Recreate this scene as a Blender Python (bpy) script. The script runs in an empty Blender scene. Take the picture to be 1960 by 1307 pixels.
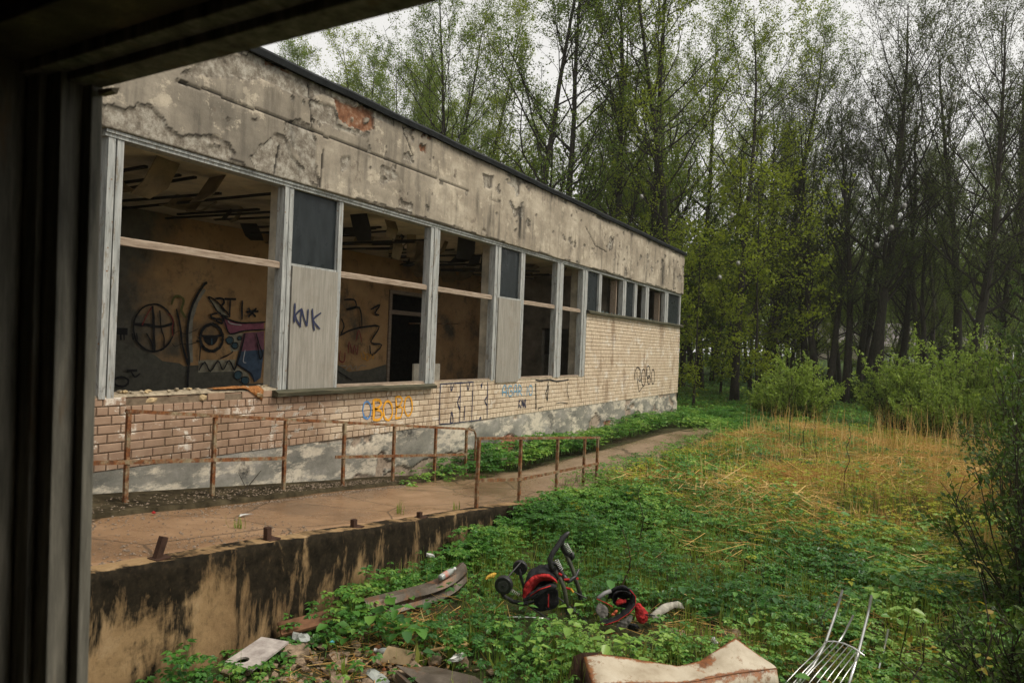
import bpy, bmesh, math, random
import numpy as np
from mathutils import Vector, Matrix

scn = bpy.context.scene
COL = scn.collection
R = math.radians

# ------------------------------------------------------------------ camera
YAW, PITCH, ROLL, EYE = R(29.69), R(0.326), R(2.237), 2.7
fw = Vector((-math.sin(YAW)*math.cos(PITCH), math.cos(YAW)*math.cos(PITCH), math.sin(PITCH)))
r0 = fw.cross(Vector((0, 0, 1))).normalized()
u0 = r0.cross(fw)
cr = math.cos(ROLL)*r0 + math.sin(ROLL)*u0
cu = -math.sin(ROLL)*r0 + math.cos(ROLL)*u0
camd = bpy.data.cameras.new('camera')
cam = bpy.data.objects.new('camera', camd); COL.objects.link(cam)
mw = Matrix.Identity(4)
for i in range(3):
    mw[i][0], mw[i][1], mw[i][2] = cr[i], cu[i], -fw[i]
mw[2][3] = EYE
cam.matrix_world = mw
camd.sensor_width = 36; camd.lens = 24.5
camd.clip_start = 0.05; camd.clip_end = 2000
camd.dof.use_dof = True; camd.dof.focus_distance = 11; camd.dof.aperture_fstop = 4.0
scn.camera = cam

# ------------------------------------------------------------------ sky and sun (overcast, light rain)
SUN_EL, SUN_AZ = R(54), R(72)          # azimuth measured from +Y towards +X
world = bpy.data.worlds.new('World'); scn.world = world; world.use_nodes = True
wt = world.node_tree; wt.nodes.clear()
sky = wt.nodes.new('ShaderNodeTexSky'); sky.sky_type = 'NISHITA'; sky.sun_disc = False
sky.sun_elevation = SUN_EL; sky.sun_rotation = SUN_AZ
sky.air_density = 1.0; sky.dust_density = 1.0; sky.ozone_density = 1.0
hs = wt.nodes.new('ShaderNodeHueSaturation'); hs.inputs['Saturation'].default_value = 0.10
hs.inputs['Value'].default_value = 1.0
warm = wt.nodes.new('ShaderNodeMixRGB'); warm.blend_type = 'MULTIPLY'; warm.inputs[0].default_value = 1
warm.inputs[2].default_value = (1.0, 0.98, 0.94, 1)
deck = wt.nodes.new('ShaderNodeMixRGB'); deck.inputs[0].default_value = 0.72; deck.inputs[2].default_value = (4.4, 4.4, 4.4, 1)   # even cloud deck
bg = wt.nodes.new('ShaderNodeBackground'); bg.inputs[1].default_value = 0.12
wo = wt.nodes.new('ShaderNodeOutputWorld')
wt.links.new(sky.outputs[0], hs.inputs['Color']); wt.links.new(hs.outputs[0], deck.inputs[1]); wt.links.new(deck.outputs[0], warm.inputs[1])
wt.links.new(warm.outputs[0], bg.inputs[0]); wt.links.new(bg.outputs[0], wo.inputs[0])
sund = bpy.data.lights.new('sun', 'SUN'); sund.energy = 1.5; sund.angle = R(25); sund.color = (1.0, 0.92, 0.79)
sun = bpy.data.objects.new('sun', sund); COL.objects.link(sun)
sdir = Vector((math.sin(SUN_AZ)*math.cos(SUN_EL), math.cos(SUN_AZ)*math.cos(SUN_EL), math.sin(SUN_EL)))
sun.rotation_euler = (-sdir).to_track_quat('-Z', 'Y').to_euler(); sun.location = (0, 0, 40)

vs = scn.view_settings
vs.view_transform = 'Standard'; vs.look = 'None'; vs.gamma = 1; vs.exposure = 0.85; vs.use_curve_mapping = False
scn.render.engine = 'CYCLES'
scn.cycles.max_bounces = 8; scn.cycles.diffuse_bounces = 4; scn.cycles.glossy_bounces = 3
scn.cycles.transmission_bounces = 4; scn.cycles.transparent_max_bounces = 6
scn.cycles.use_denoising = True; scn.cycles.volume_bounces = 1
scn.cycles.caustics_reflective = False; scn.cycles.caustics_refractive = False

# ------------------------------------------------------------------ helpers
rng = np.random.default_rng(7)
RND = random.Random(11)

def vnoise(x, y, seed=0):
    """vectorised 2-D value noise, 0..1"""
    x = np.asarray(x, float); y = np.asarray(y, float)
    xi = np.floor(x).astype(np.int64); yi = np.floor(y).astype(np.int64)
    fx = x-xi; fy = y-yi
    fx = fx*fx*(3-2*fx); fy = fy*fy*(3-2*fy)
    def h(a, b):
        n = (a*374761393 + b*668265263 + seed*974634777) & 0xffffffff
        n = ((n ^ (n >> 13))*1274126177) & 0xffffffff
        return ((n ^ (n >> 16)) & 0xffff)/65535.0
    return (h(xi, yi)*(1-fx)+h(xi+1, yi)*fx)*(1-fy)+(h(xi, yi+1)*(1-fx)+h(xi+1, yi+1)*fx)*fy

def fbm(x, y, seed=0, oct=4):
    s = 0; a = .5; t = 0
    for k in range(oct):
        s = s+a*vnoise(np.asarray(x)*2**k+17*k, np.asarray(y)*2**k-9*k, seed+k); t += a; a *= .5
    return s/t

def sstep(a, b, x):
    t = np.clip((np.asarray(x, float)-a)/(b-a), 0, 1); return t*t*(3-2*t)

def inpoly(poly, x, y):
    c = np.zeros(np.shape(x), bool); n = len(poly)
    for i in range(n):
        x0, y0 = poly[i]; x1, y1 = poly[i-1]
        k = ((y0 > y) != (y1 > y))
        c ^= k & (x < (x1-x0)*(y-y0)/((y1-y0) if y1 != y0 else 1e-9)+x0)
    return c

def tag(o, label=None, cat=None, group=None, kind=None):
    if label: o['label'] = label
    if cat: o['category'] = cat
    if group: o['group'] = group
    if kind: o['kind'] = kind
    return o

def empty(name, loc=(0, 0, 0), parent=None):
    o = bpy.data.objects.new(name, None); COL.objects.link(o); o.location = loc
    o.empty_display_size = .1
    if parent: o.parent = parent
    return o

def link(name, me, parent=None, loc=None):
    o = bpy.data.objects.new(name, me); COL.objects.link(o)
    if parent:
        o.parent = parent
        o.matrix_parent_inverse = parent_inv(parent)
    if loc: o.location = loc
    return o

def world_of(o):
    m = o.matrix_basis.copy()
    return world_of(o.parent) @ o.matrix_parent_inverse @ m if o.parent else m

def parent_inv(p): return world_of(p).inverted()

class MB:
    """collects geometry; build() links it as one mesh object"""
    def __init__(s): s.v = []; s.f = []
    def add(s, vs, fs):
        n = len(s.v); s.v += [tuple(p) for p in vs]; s.f += [tuple(i+n for i in f) for f in fs]; return s
    def box(s, x0, x1, y0, y1, z0, z1, j=0.0):
        p = [(x, y, z) for x in (x0, x1) for y in (y0, y1) for z in (z0, z1)]
        if j: p = [(a+RND.uniform(-j, j), b+RND.uniform(-j, j), c+RND.uniform(-j, j)) for a, b, c in p]
        return s.add(p, [(0, 1, 3, 2), (4, 6, 7, 5), (0, 4, 5, 1), (2, 3, 7, 6), (0, 2, 6, 4), (1, 5, 7, 3)])
    def bar(s, a, b, w, h, up=(0, 0, 1)):
        """rectangular bar from a to b"""
        a, b = Vector(a), Vector(b); d = (b-a).normalized(); up = Vector(up)
        if abs(d.dot(up)) > .95: up = Vector((0, 1, 0))
        sd = d.cross(up).normalized()*w/2; u = sd.cross(d).normalized()*h/2
        p = [a-sd-u, a-sd+u, b-sd-u, b-sd+u, a+sd-u, a+sd+u, b+sd-u, b+sd+u]
        return s.add(p, [(0, 1, 3, 2), (4, 6, 7, 5), (0, 4, 5, 1), (2, 3, 7, 6), (0, 2, 6, 4), (1, 5, 7, 3)])
    def tube(s, path, rad, n=6, cap=True):
        path = [Vector(p) for p in path]
        if not hasattr(rad, '__len__'): rad = [rad]*len(path)
        vs = []; fs = []; ref = None
        for i, p in enumerate(path):
            d = (path[min(i+1, len(path)-1)]-path[max(i-1, 0)])
            d = d.normalized() if d.length > 1e-9 else Vector((0, 0, 1))
            if ref is None:
                ref = d.orthogonal().normalized()
            ref = (ref-d*ref.dot(d)); ref = ref.normalized() if ref.length > 1e-6 else d.orthogonal().normalized()
            b = d.cross(ref)
            for k in range(n):
                a = 2*math.pi*k/n
                vs.append(p+(ref*math.cos(a)+b*math.sin(a))*rad[i])
        m = len(path)
        for i in range(m-1):
            for k in range(n):
                fs.append((i*n+k, i*n+(k+1) % n, (i+1)*n+(k+1) % n, (i+1)*n+k))
        if cap:
            fs.append(tuple(range(n-1, -1, -1))); fs.append(tuple((m-1)*n+k for k in range(n)))
        return s.add(vs, fs)
    def sheet(s, rows):
        """grid of points -> quads"""
        n = len(rows[0]); vs = [p for r in rows for p in r]
        fs = [(i*n+j, i*n+j+1, (i+1)*n+j+1, (i+1)*n+j) for i in range(len(rows)-1) for j in range(n-1)]
        return s.add(vs, fs)
    def mesh(s, name, mat, smooth=False):
        me = bpy.data.meshes.new(name); me.from_pydata([tuple(p) for p in s.v], [], s.f)
        if mat: me.materials.append(mat)
        if smooth: me.shade_smooth()
        me.update(); return me
    def build(s, name, mat, parent=None, smooth=False, bevel=0, solid=0, fix=True):
        me = s.mesh(name, mat, smooth)
        if fix:
            bm = bmesh.new(); bm.from_mesh(me); bmesh.ops.recalc_face_normals(bm, faces=bm.faces); bm.to_mesh(me); bm.free()
        o = link(name, me, parent)
        if solid:
            m = o.modifiers.new('solid', 'SOLIDIFY'); m.thickness = solid; m.offset = 0
        if bevel:
            m = o.modifiers.new('bevel', 'BEVEL'); m.width = bevel; m.segments = 2; m.limit_method = 'ANGLE'
        return o

def np_mesh(name, V, F, mat, attrs=None, smooth=False):
    """V (n,3), F (m,k) numpy; attrs {name: per-vertex float}"""
    me = bpy.data.meshes.new(name)
    V = np.ascontiguousarray(V, np.float32); F = np.ascontiguousarray(F, np.int32)
    me.vertices.add(len(V)); me.vertices.foreach_set('co', V.ravel())
    k = F.shape[1]
    me.loops.add(F.size); me.loops.foreach_set('vertex_index', F.ravel())
    me.polygons.add(len(F)); me.polygons.foreach_set('loop_start', np.arange(0, F.size, k, dtype=np.int32))
    if smooth: me.polygons.foreach_set('use_smooth', np.ones(len(F), bool))
    for nme, a in (attrs or {}).items():
        at = me.attributes.new(nme, 'FLOAT', 'POINT'); at.data.foreach_set('value', np.ascontiguousarray(a, np.float32))
    if mat: me.materials.append(mat)
    me.update(calc_edges=True); me.validate()
    return me

def grid_faces(nu, nv):
    i, j = np.meshgrid(np.arange(nu-1), np.arange(nv-1), indexing='ij')
    a = (i*nv+j).ravel(); return np.stack([a, a+nv, a+nv+1, a+1], 1)

def norm(v): return v/np.maximum(np.linalg.norm(v, axis=-1, keepdims=True), 1e-9)

def leaf_arrays(P, D, U, L, Wd, kind='ovate', curl=.25):
    """one leaf per row: base P, direction D, blade normal U -> V, F(tri)"""
    D = norm(D); S = norm(np.cross(D, U)); N = np.cross(S, D)
    L = np.asarray(L)[:, None]; Wd = np.asarray(Wd)[:, None]
    if kind == 'diamond':
        pts = [P, P+D*L*.5+S*Wd*.5+N*Wd*.2, P+D*L-N*L*curl*.3, P+D*L*.5-S*Wd*.5+N*Wd*.2]
        T = np.array([[0, 1, 2], [0, 2, 3]])
    elif kind == 'blade':
        pts = [P-S*Wd*.5, P+S*Wd*.5, P+D*L*.55+S*Wd*.4, P+D*L*.55-S*Wd*.4, P+D*L-N*L*curl]
        T = np.array([[0, 1, 2], [0, 2, 3], [3, 2, 4]])
    else:
        pts = [P, P+D*L*.33+S*Wd*.5+N*Wd*.16, P+D*L*.68+S*Wd*.38+N*Wd*.06-N*L*curl*.12, P+D*L-N*L*curl*.35,
               P+D*L*.68-S*Wd*.38+N*Wd*.06-N*L*curl*.12, P+D*L*.33-S*Wd*.5+N*Wd*.16]
        T = np.array([[0, 1, 2], [0, 2, 3], [0, 3, 4], [0, 4, 5]])
    k = len(pts); n = len(P)
    V = np.stack(pts, 1).reshape(-1, 3)
    F = (T[None]+(np.arange(n)*k)[:, None, None]).reshape(-1, 3)
    return V, F, k

def leaves(name, P, D, U, L, Wd, mat, kind='ovate', rnd=None, curl=.25):
    V, F, k = leaf_arrays(P, D, U, L, Wd, kind, curl)
    r = np.repeat(rng.random(len(P)) if rnd is None else rnd, k)
    return np_mesh(name, V, F, mat, {'rnd': r})

# ------------------------------------------------------------------ materials
class NT:
    def __init__(s, name, rough=.85, spec=.3):
        s.m = bpy.data.materials.new(name); s.m.use_nodes = True; s.t = s.m.node_tree; s.t.nodes.clear()
        s.o = s.t.nodes.new('ShaderNodeOutputMaterial'); s.b = s.t.nodes.new('ShaderNodeBsdfPrincipled')
        s.b.inputs['Roughness'].default_value = rough; s.b.inputs['Specular IOR Level'].default_value = spec
        s.t.links.new(s.b.outputs[0], s.o.inputs[0])
    def n(s, typ): return s.t.nodes.new(typ)
    def put(s, sock, v):
        if isinstance(v, bpy.types.NodeSocket): s.t.links.new(v, sock)
        elif isinstance(v, (tuple, list)):
            sock.default_value = tuple(v)+((1,) if len(v) == 3 and len(sock.default_value) == 4 else ())
        else: sock.default_value = v
    def pos(s, sc=(1, 1, 1), obj=False):
        m = s.n('ShaderNodeMapping'); m.inputs['Scale'].default_value = sc
        if obj: s.t.links.new(s.n('ShaderNodeTexCoord').outputs['Object'], m.inputs[0])
        else: s.t.links.new(s.n('ShaderNodeNewGeometry').outputs['Position'], m.inputs[0])
        return m.outputs[0]
    def noise(s, scale=5, detail=4, rough=.6, vec=None, dist=0):
        n = s.n('ShaderNodeTexNoise'); n.inputs['Scale'].default_value = scale; n.inputs['Detail'].default_value = detail
        n.inputs['Roughness'].default_value = rough; n.inputs['Distortion'].default_value = dist
        s.t.links.new(vec if vec is not None else s.pos(), n.inputs['Vector']); return n.outputs['Fac']
    def vor(s, scale=5, vec=None, feat='F1', out='Distance'):
        n = s.n('ShaderNodeTexVoronoi'); n.feature = feat; n.inputs['Scale'].default_value = scale
        s.t.links.new(vec if vec is not None else s.pos(), n.inputs['Vector']); return n.outputs[out]
    def attr(s, name):
        a = s.n('ShaderNodeAttribute'); a.attribute_name = name; return a.outputs['Fac']
    def rand(s): return s.n('ShaderNodeObjectInfo').outputs['Random']
    def sep(s, i):
        x = s.n('ShaderNodeSeparateXYZ'); s.t.links.new(s.n('ShaderNodeNewGeometry').outputs['Position'], x.inputs[0]); return x.outputs[i]
    def ramp(s, f, stops, interp='LINEAR'):
        r = s.n('ShaderNodeValToRGB'); r.color_ramp.interpolation = interp; e = r.color_ramp.elements
        while len(e) < len(stops): e.new(.5)
        for i, (p, c) in enumerate(stops):
            e[i].position = p; c = (c, c, c) if not isinstance(c, (tuple, list)) else c; e[i].color = tuple(c)+(1,)
        s.put(r.inputs[0], f); return r.outputs[0]
    def mix(s, f, a, b, mode='MIX'):
        x = s.n('ShaderNodeMixRGB'); x.blend_type = mode; s.put(x.inputs[0], f); s.put(x.inputs[1], a); s.put(x.inputs[2], b); return x.outputs[0]
    def math(s, op, a, b=0.5):
        x = s.n('ShaderNodeMath'); x.operation = op; s.put(x.inputs[0], a); s.put(x.inputs[1], b); return x.outputs[0]
    def rng(s, f, a, b, c=0, d=1):
        x = s.n('ShaderNodeMapRange'); s.put(x.inputs[0], f)
        for i, v in enumerate((a, b, c, d)): x.inputs[i+1].default_value = v
        return x.outputs[0]
    def bump(s, h, strength=.4, dist=.01):
        b = s.n('ShaderNodeBump'); b.inputs['Strength'].default_value = strength; b.inputs['Distance'].default_value = dist
        s.put(b.inputs['Height'], h); s.t.links.new(b.outputs[0], s.b.inputs['Normal']); return b
    def col(s, c): s.put(s.b.inputs['Base Color'], c); return s
    def rough(s, c): s.put(s.b.inputs['Roughness'], c); return s

def simple(name, c, rough=.8, var=.35, scale=8, spec=.3, metal=0, bumpy=.3, obj=False, c2=None):
    t = NT(name, rough, spec); v = t.pos(obj=obj)
    n = t.noise(scale, 5, .65, v)
    lo = tuple(x*(1-var) for x in c); hi = c2 or tuple(min(1, x*(1+var)) for x in c)
    t.col(t.ramp(n, [(.3, lo), (.7, hi)]))
    t.b.inputs['Metallic'].default_value = metal
    if bumpy: t.bump(t.noise(scale*6, 4, .6, v), bumpy, .004)
    return t.m

def foliage(name, c0, c1, c2, rough=.45, trans=.35, tint=(.30, .36, .04), spec=.3):
    t = NT(name, rough, spec)
    r = t.attr('rnd'); c = t.ramp(r, [(0, c0), (.5, c1), (1, c2)])
    big = t.noise(.35, 2, .5, t.pos(obj=True))
    c = t.mix(t.rng(big, .35, .65, 0, .25), c, tuple(x*.65 for x in c1))
    t.col(c)
    tr = t.n('ShaderNodeBsdfTranslucent'); t.put(tr.inputs[0], t.mix(.55, c, tint, 'MIX'))
    ms = t.n('ShaderNodeMixShader'); ms.inputs[0].default_value = trans
    t.t.links.new(t.b.outputs[0], ms.inputs[1]); t.t.links.new(tr.outputs[0], ms.inputs[2]); t.t.links.new(ms.outputs[0], t.o.inputs[0])
    return t.m

M = {}
# plaster of the fascia: attributes bare / brk, streaks by stretched noise
t = NT('fascia_plaster', .9, .2)
y = t.sep(1); big = t.noise(.9, 5, .65, t.pos((1, 1, 1.5))); fine = t.noise(16, 6, .75)
grey = t.ramp(big, [(.32, (.17, .15, .12)), (.5, (.27, .235, .185)), (.68, (.36, .315, .25))])
cream = t.ramp(big, [(.3, (.24, .20, .15)), (.5, (.37, .315, .24)), (.68, (.55, .48, .375))])
c = t.mix(t.rng(t.math('ADD', y, t.math('MULTIPLY', t.math('SUBTRACT', t.noise(.5, 3, .6), .5), 8)), 6.5, 11), grey, cream)
c = t.mix(t.rng(t.noise(2.6, 6, .75, t.pos((1, .8, 1))), .56, .60, 0, .6), c, (.60, .52, .40))
c = t.mix(t.rng(t.noise(2.1, 6, .75, t.pos((1, .9, 1.1))), .60, .64, 0, .6), c, (.16, .125, .095))
st = t.math('MULTIPLY', t.rng(t.noise(1.6, 4, .6, t.pos((1, 3.2, .35))), .48, .68), t.rng(t.noise(.9, 3, .6), .42, .6))
c = t.mix(t.math('MULTIPLY', st, .75), c, (.10, .088, .072))
c = t.mix(t.rng(fine, .45, .8, 0, .45), c, (.12, .10, .08))
bare = t.ramp(t.noise(8, 6, .8), [(.32, (.085, .07, .055)), (.48, (.22, .19, .15)), (.58, (.36, .33, .275)), (.75, (.52, .48, .41))])
c = t.mix(t.attr('bare'), c, bare)
brk = t.ramp(t.noise(7, 5, .75), [(.3, (.085, .042, .026)), (.52, (.23, .105, .055)), (.72, (.38, .28, .2))])
c = t.mix(t.attr('brk'), c, brk)
c = t.mix(t.math('MULTIPLY', t.attr('soot'), t.rng(t.noise(5, 5, .7, t.pos((1, 3, .6))), .3, .55)), c, (.016, .015, .014))
c = t.mix(t.attr('crack_edge_shade'), c, (.02, .017, .014))
t.col(c); t.bump(t.noise(34, 5, .75), .5, .010); M['fascia'] = t.m

t = NT('plinth_render', .88, .25)
big = t.noise(1.3, 5, .65, t.pos((1, .8, 1.6))); fine = t.noise(10, 5, .7)
c = t.ramp(big, [(.35, (.15, .15, .13)), (.5, (.25, .24, .205)), (.66, (.36, .34, .30))])
c = t.mix(t.rng(t.noise(1.7, 6, .78, t.pos((1, .5, 1.3))), .49, .565, 0, .9), c, (.66, .59, .47))
c = t.mix(t.rng(t.noise(1.2, 6, .75, t.pos((1, 1.0, 1))), .585, .68, 0, .9), c, (.04, .04, .037))
c = t.mix(t.rng(fine, .45, .8, 0, .45), c, (.12, .11, .09))
c = t.mix(t.attr('bare'), c, t.ramp(t.noise(12, 6, .8), [(.3, (.15, .115, .085)), (.55, (.37, .295, .225)), (.8, (.58, .50, .39))]))
c = t.mix(t.attr('brk'), c, t.ramp(t.noise(9, 5, .75), [(.3, (.20, .075, .045)), (.55, (.40, .17, .10)), (.75, (.50, .42, .33))]))
c = t.mix(t.attr('crack_edge_shade'), c, (.02, .018, .015))
t.col(c); t.bump(t.noise(26, 5, .75), .6, .012); M['plinth'] = t.m

# brick: brownish and soiled at the near end, pale cream further on, lime bloom in patches
t = NT('silicate_brick', .85, .25)
n1 = t.noise(.9, 4, .6, t.pos((1, 1, 1.4))); rnd = t.rand(); y = t.sep(1)
pale = t.math('ADD', t.rng(y, 6.0, 10.5, 0, 1), t.math('MULTIPLY', t.math('SUBTRACT', n1, .5), 1.6))
soil = t.ramp(t.noise(5, 5, .65), [(.3, (.29, .185, .125)), (.7, (.47, .325, .225))])
cream = t.ramp(t.noise(4, 5, .65), [(.3, (.58, .455, .315)), (.7, (.80, .68, .51))])
c = t.mix(t.rng(pale, .3, .8), soil, cream)
c = t.mix(t.rng(rnd, 0, 1, 0, .42), c, (.27, .175, .115))
c = t.mix(t.rng(t.noise(1.9, 6, .78, t.pos((1, 1.2, 1.6))), .555, .62, 0, .9), c, (.78, .72, .62))
c = t.mix(t.rng(t.noise(.8, 5, .7, t.pos((1, 1.6, .5))), .55, .64, 0, .65), c, (.26, .17, .105))
c = t.mix(t.rng(t.noise(40, 3, .6), .35, .75, 0, .3), c, (.22, .16, .115))
t.col(c); t.bump(t.noise(45, 5, .7), .35, .005); M['brick'] = t.m
M['mortar'] = simple('mortar', (.19, .145, .10), .95, .4, 12, .1)
M['mortar_pale'] = simple('broken_mortar', (.36, .30, .215), .95, .45, 14, .1, bumpy=.8)
M['raw_brick'] = simple('broken_brick_core', (.50, .38, .22), .95, .35, 16, .1, bumpy=.8)

# grey-blue weathered paint on wood
t = NT('weathered_frame_paint', .75, .25)
g = t.noise(4, 6, .7, t.pos((7, 7, .6)))
c = t.ramp(g, [(.28, (.15, .15, .14)), (.48, (.33, .34, .325)), (.75, (.56, .56, .53))])
c = t.mix(t.rng(t.noise(5, 6, .8, t.pos((3, 3, .7))), .55, .62, 0, .85), c, (.22, .185, .14))
c = t.mix(t.rng(t.noise(3, 6, .8, t.pos((2, 2, 1.5))), .60, .68, 0, .8), c, (.06, .055, .045))
c = t.mix(t.rng(t.vor(9, t.pos((1, 1, 1))), .07, .11, .9, 0), c, (.20, .09, .03))
t.col(c); t.bump(t.noise(30, 5, .75, t.pos((2, 2, .3))), .6, .005); M['frame'] = t.m
t = NT('bare_weathered_wood', .85, .2)
g = t.noise(5, 6, .7, t.pos((8, .8, 8)))
t.col(t.ramp(g, [(.25, (.12, .085, .06)), (.5, (.33, .255, .19)), (.8, (.52, .44, .35))])); t.bump(g, .5, .004); M['wood'] = t.m
t = NT('mossy_sill_wood', .8, .25)
g = t.noise(4, 6, .7, t.pos((8, .9, 8)))
t.col(t.ramp(g, [(.3, (.035, .033, .022)), (.55, (.085, .08, .05)), (.8, (.20, .17, .115))])); t.bump(g, .5, .005); M['sill'] = t.m
t = NT('grey_plywood_panel', .85, .25)
g = t.noise(3, 6, .7, t.pos((1, 9, .6)))
c = t.ramp(g, [(.3, (.20, .185, .155)), (.55, (.30, .28, .24)), (.8, (.40, .375, .33))])
c = t.mix(t.rng(t.noise(2, 5, .7), .55, .75, 0, .5), c, (.20, .155, .11))
t.col(c); t.bump(g, .3, .003); M['ply'] = t.m
t = NT('dark_glass', .3, .18)
c = t.ramp(t.noise(2.5, 5, .7, t.pos((1, 3, .8))), [(.3, (.010, .013, .014)), (.7, (.024, .030, .032))])
t.col(c); t.rough(t.rng(t.noise(5, 5, .7), .3, .7, .22, .5)); M['glass'] = t.m
M['shard'] = simple('broken_glass', (.10, .13, .13), .1, .3, 6, .5, bumpy=0)
M['felt'] = simple('roofing_felt_edge', (.016, .018, .019), .7, .5, 5, .15)
t = NT('interior_wall_paint', .9, .2)
c = t.ramp(t.noise(.7, 5, .65), [(.32, (.14, .115, .08)), (.45, (.46, .275, .125)), (.68, (.62, .40, .20))])
yy = t.sep(1); c = t.mix(t.rng(t.math('ADD', yy, t.math('MULTIPLY', t.noise(.9, 5, .7), 3)), 9.2, 10.2, 1, 0), c, t.ramp(t.noise(2, 5, .7), [(.3, (.085, .08, .065)), (.7, (.19, .175, .14))]))
c = t.mix(t.rng(t.noise(2.2, 6, .78), .53, .68, 0, .75), c, (.10, .082, .058))
t.col(c); t.bump(t.noise(20, 4, .7), .3, .006); M['inwall'] = t.m
M['inplaster'] = simple('stained_interior_plaster', (.25, .22, .17), .9, .5, 1.6, .2)
M['inplaster2'] = simple('column_plaster', (.62, .57, .46), .9, .4, 2.5, .2)
M['ceil'] = simple('stained_ceiling', (.55, .48, .35), .95, .6, .8, .1)
M['hang'] = simple('hanging_ceiling_board', (.22, .17, .10), .9, .5, 3, .1)
M['soot'] = simple('charred_lath', (.03, .028, .024), .9, .4, 5, .1)
for nme, cc in dict(black=(.018, .018, .02), red=(.24, .04, .035), pink=(.36, .12, .17), plum=(.26, .11, .15), blue=(.07, .11, .17), teal=(.06, .12, .15),
                    pale=(.36, .33, .24), palegrey=(.30, .29, .24), grey=(.12, .115, .09), white=(.6, .6, .58), olive=(.15, .15, .045), orange=(.72, .34, .03),
                    navy=(.022, .027, .065), skyblue=(.16, .33, .46), chalk=(.62, .58, .5)).items():
    M['p_'+nme] = simple('spray_'+nme, cc, .75, .3, 9, .25, bumpy=0)
M['p_blue2'] = simple('spray_bright_blue', (.09, .22, .45), .75, .3, 9, .25, bumpy=0)

# rust on old paint
t = NT('rusty_painted_steel', .8, .3)
g = t.noise(7, 6, .75); r = t.ramp(t.noise(16, 5, .7), [(.3, (.045, .02, .012)), (.55, (.20, .075, .025)), (.8, (.36, .15, .045))])
p = t.ramp(t.noise(22, 4, .7), [(.3, (.16, .13, .075)), (.7, (.36, .30, .19))])
t.col(t.mix(t.rng(g, .46, .60, 0, .9), r, p)); t.bump(t.noise(60, 4, .7), .5, .003); M['rust'] = t.m
M['rustdark'] = simple('dark_rusted_iron', (.055, .028, .018), .85, .5, 12, .25)

# ramp concrete, wet in places
t = NT('wet_ramp_concrete', .7, .4)
big = t.noise(.7, 5, .65, t.pos((1.5, .8, 1))); fine = t.noise(25, 5, .75); yy = t.sep(1)
c = t.ramp(big, [(.3, (.185, .105, .055)), (.5, (.285, .170, .092)), (.7, (.38, .245, .145))])
c = t.mix(t.rng(yy, 8, 12.5, 0, .7), c, t.ramp(big, [(.3, (.15, .11, .075)), (.7, (.27, .205, .145))]))
c = t.mix(t.rng(fine, .5, .8, 0, .6), c, (.10, .062, .036))
c = t.mix(t.rng(t.noise(2.2, 6, .75), .56, .68, 0, .6), c, (.12, .075, .045))
cr_ = t.vor(.9, t.mix(.12, t.pos((1, .7, 1)), t.n('ShaderNodeTexNoise').outputs['Color'], 'ADD'), 'DISTANCE_TO_EDGE')
c = t.mix(t.rng(cr_, .004, .012, .75, 0), c, (.05, .035, .022))
c = t.mix(t.rng(t.noise(60, 3, .7), .62, .72, 0, .6), c, (.42, .33, .24))
t.col(c); t.rough(t.rng(big, .36, .62, .10, .5)); t.bump(fine, .5, .012); M['ramp'] = t.m

# retaining wall: ochre concrete, black mould running from the top
t = NT('mouldy_concrete', .95, .06)
base = t.ramp(t.noise(1.6, 6, .7), [(.3, (.17, .105, .052)), (.55, (.31, .205, .105)), (.8, (.46, .335, .20))])
dep = t.attr('depth')
dr = t.noise(1.15, 6, .68, t.pos((2, 1.5, .6)), .6)
m = t.math('ADD', t.math('MULTIPLY', t.math('SUBTRACT', dr, .5), 4.2), t.rng(dep, 0.0, 1.0, .85, -.55))
m = t.math('ADD', m, t.math('MULTIPLY', t.math('SUBTRACT', t.noise(3.2, 5, .7, t.pos((1, 2.2, .45)), .4), .5), 2.4))
c = t.mix(t.rng(m, -.15, .35), base, t.ramp(t.noise(7, 5, .7), [(.35, (.010, .0085, .006)), (.65, (.032, .025, .016)), (.8, (.09, .066, .04))]))
c = t.mix(t.rng(t.noise(20, 5, .7), .52, .75, 0, .5), c, (.07, .048, .028))
t.col(c); t.bump(t.noise(18, 5, .75), .5, .012); M['retain'] = t.m
M['dirt'] = simple('dirt_and_moss', (.035, .028, .016), .97, .6, 5, .05, bumpy=1, c2=(.085, .068, .04))
M['grit'] = simple('grit', (.10, .075, .055), .95, .6, 60, .1, bumpy=.3, c2=(.36, .28, .21))

# ground soil / litter
t = NT('soil_and_leaf_litter', .95, .15)
a = t.noise(.5, 5, .6); b = t.noise(9, 6, .75)
c = t.ramp(b, [(.3, (.022, .018, .010)), (.55, (.06, .048, .024)), (.75, (.11, .085, .042))])
gcol = t.ramp(t.noise(14, 5, .7), [(.3, (.018, .035, .009)), (.7, (.055, .095, .02))])
far = t.sep(1)
c = t.mix(t.math('MAXIMUM', t.rng(a, .42, .6, 0, .6), t.rng(far, 27, 33, 0, .95)), c, gcol)
t.col(c); t.bump(b, .8, .04); M['soil'] = t.m

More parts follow.
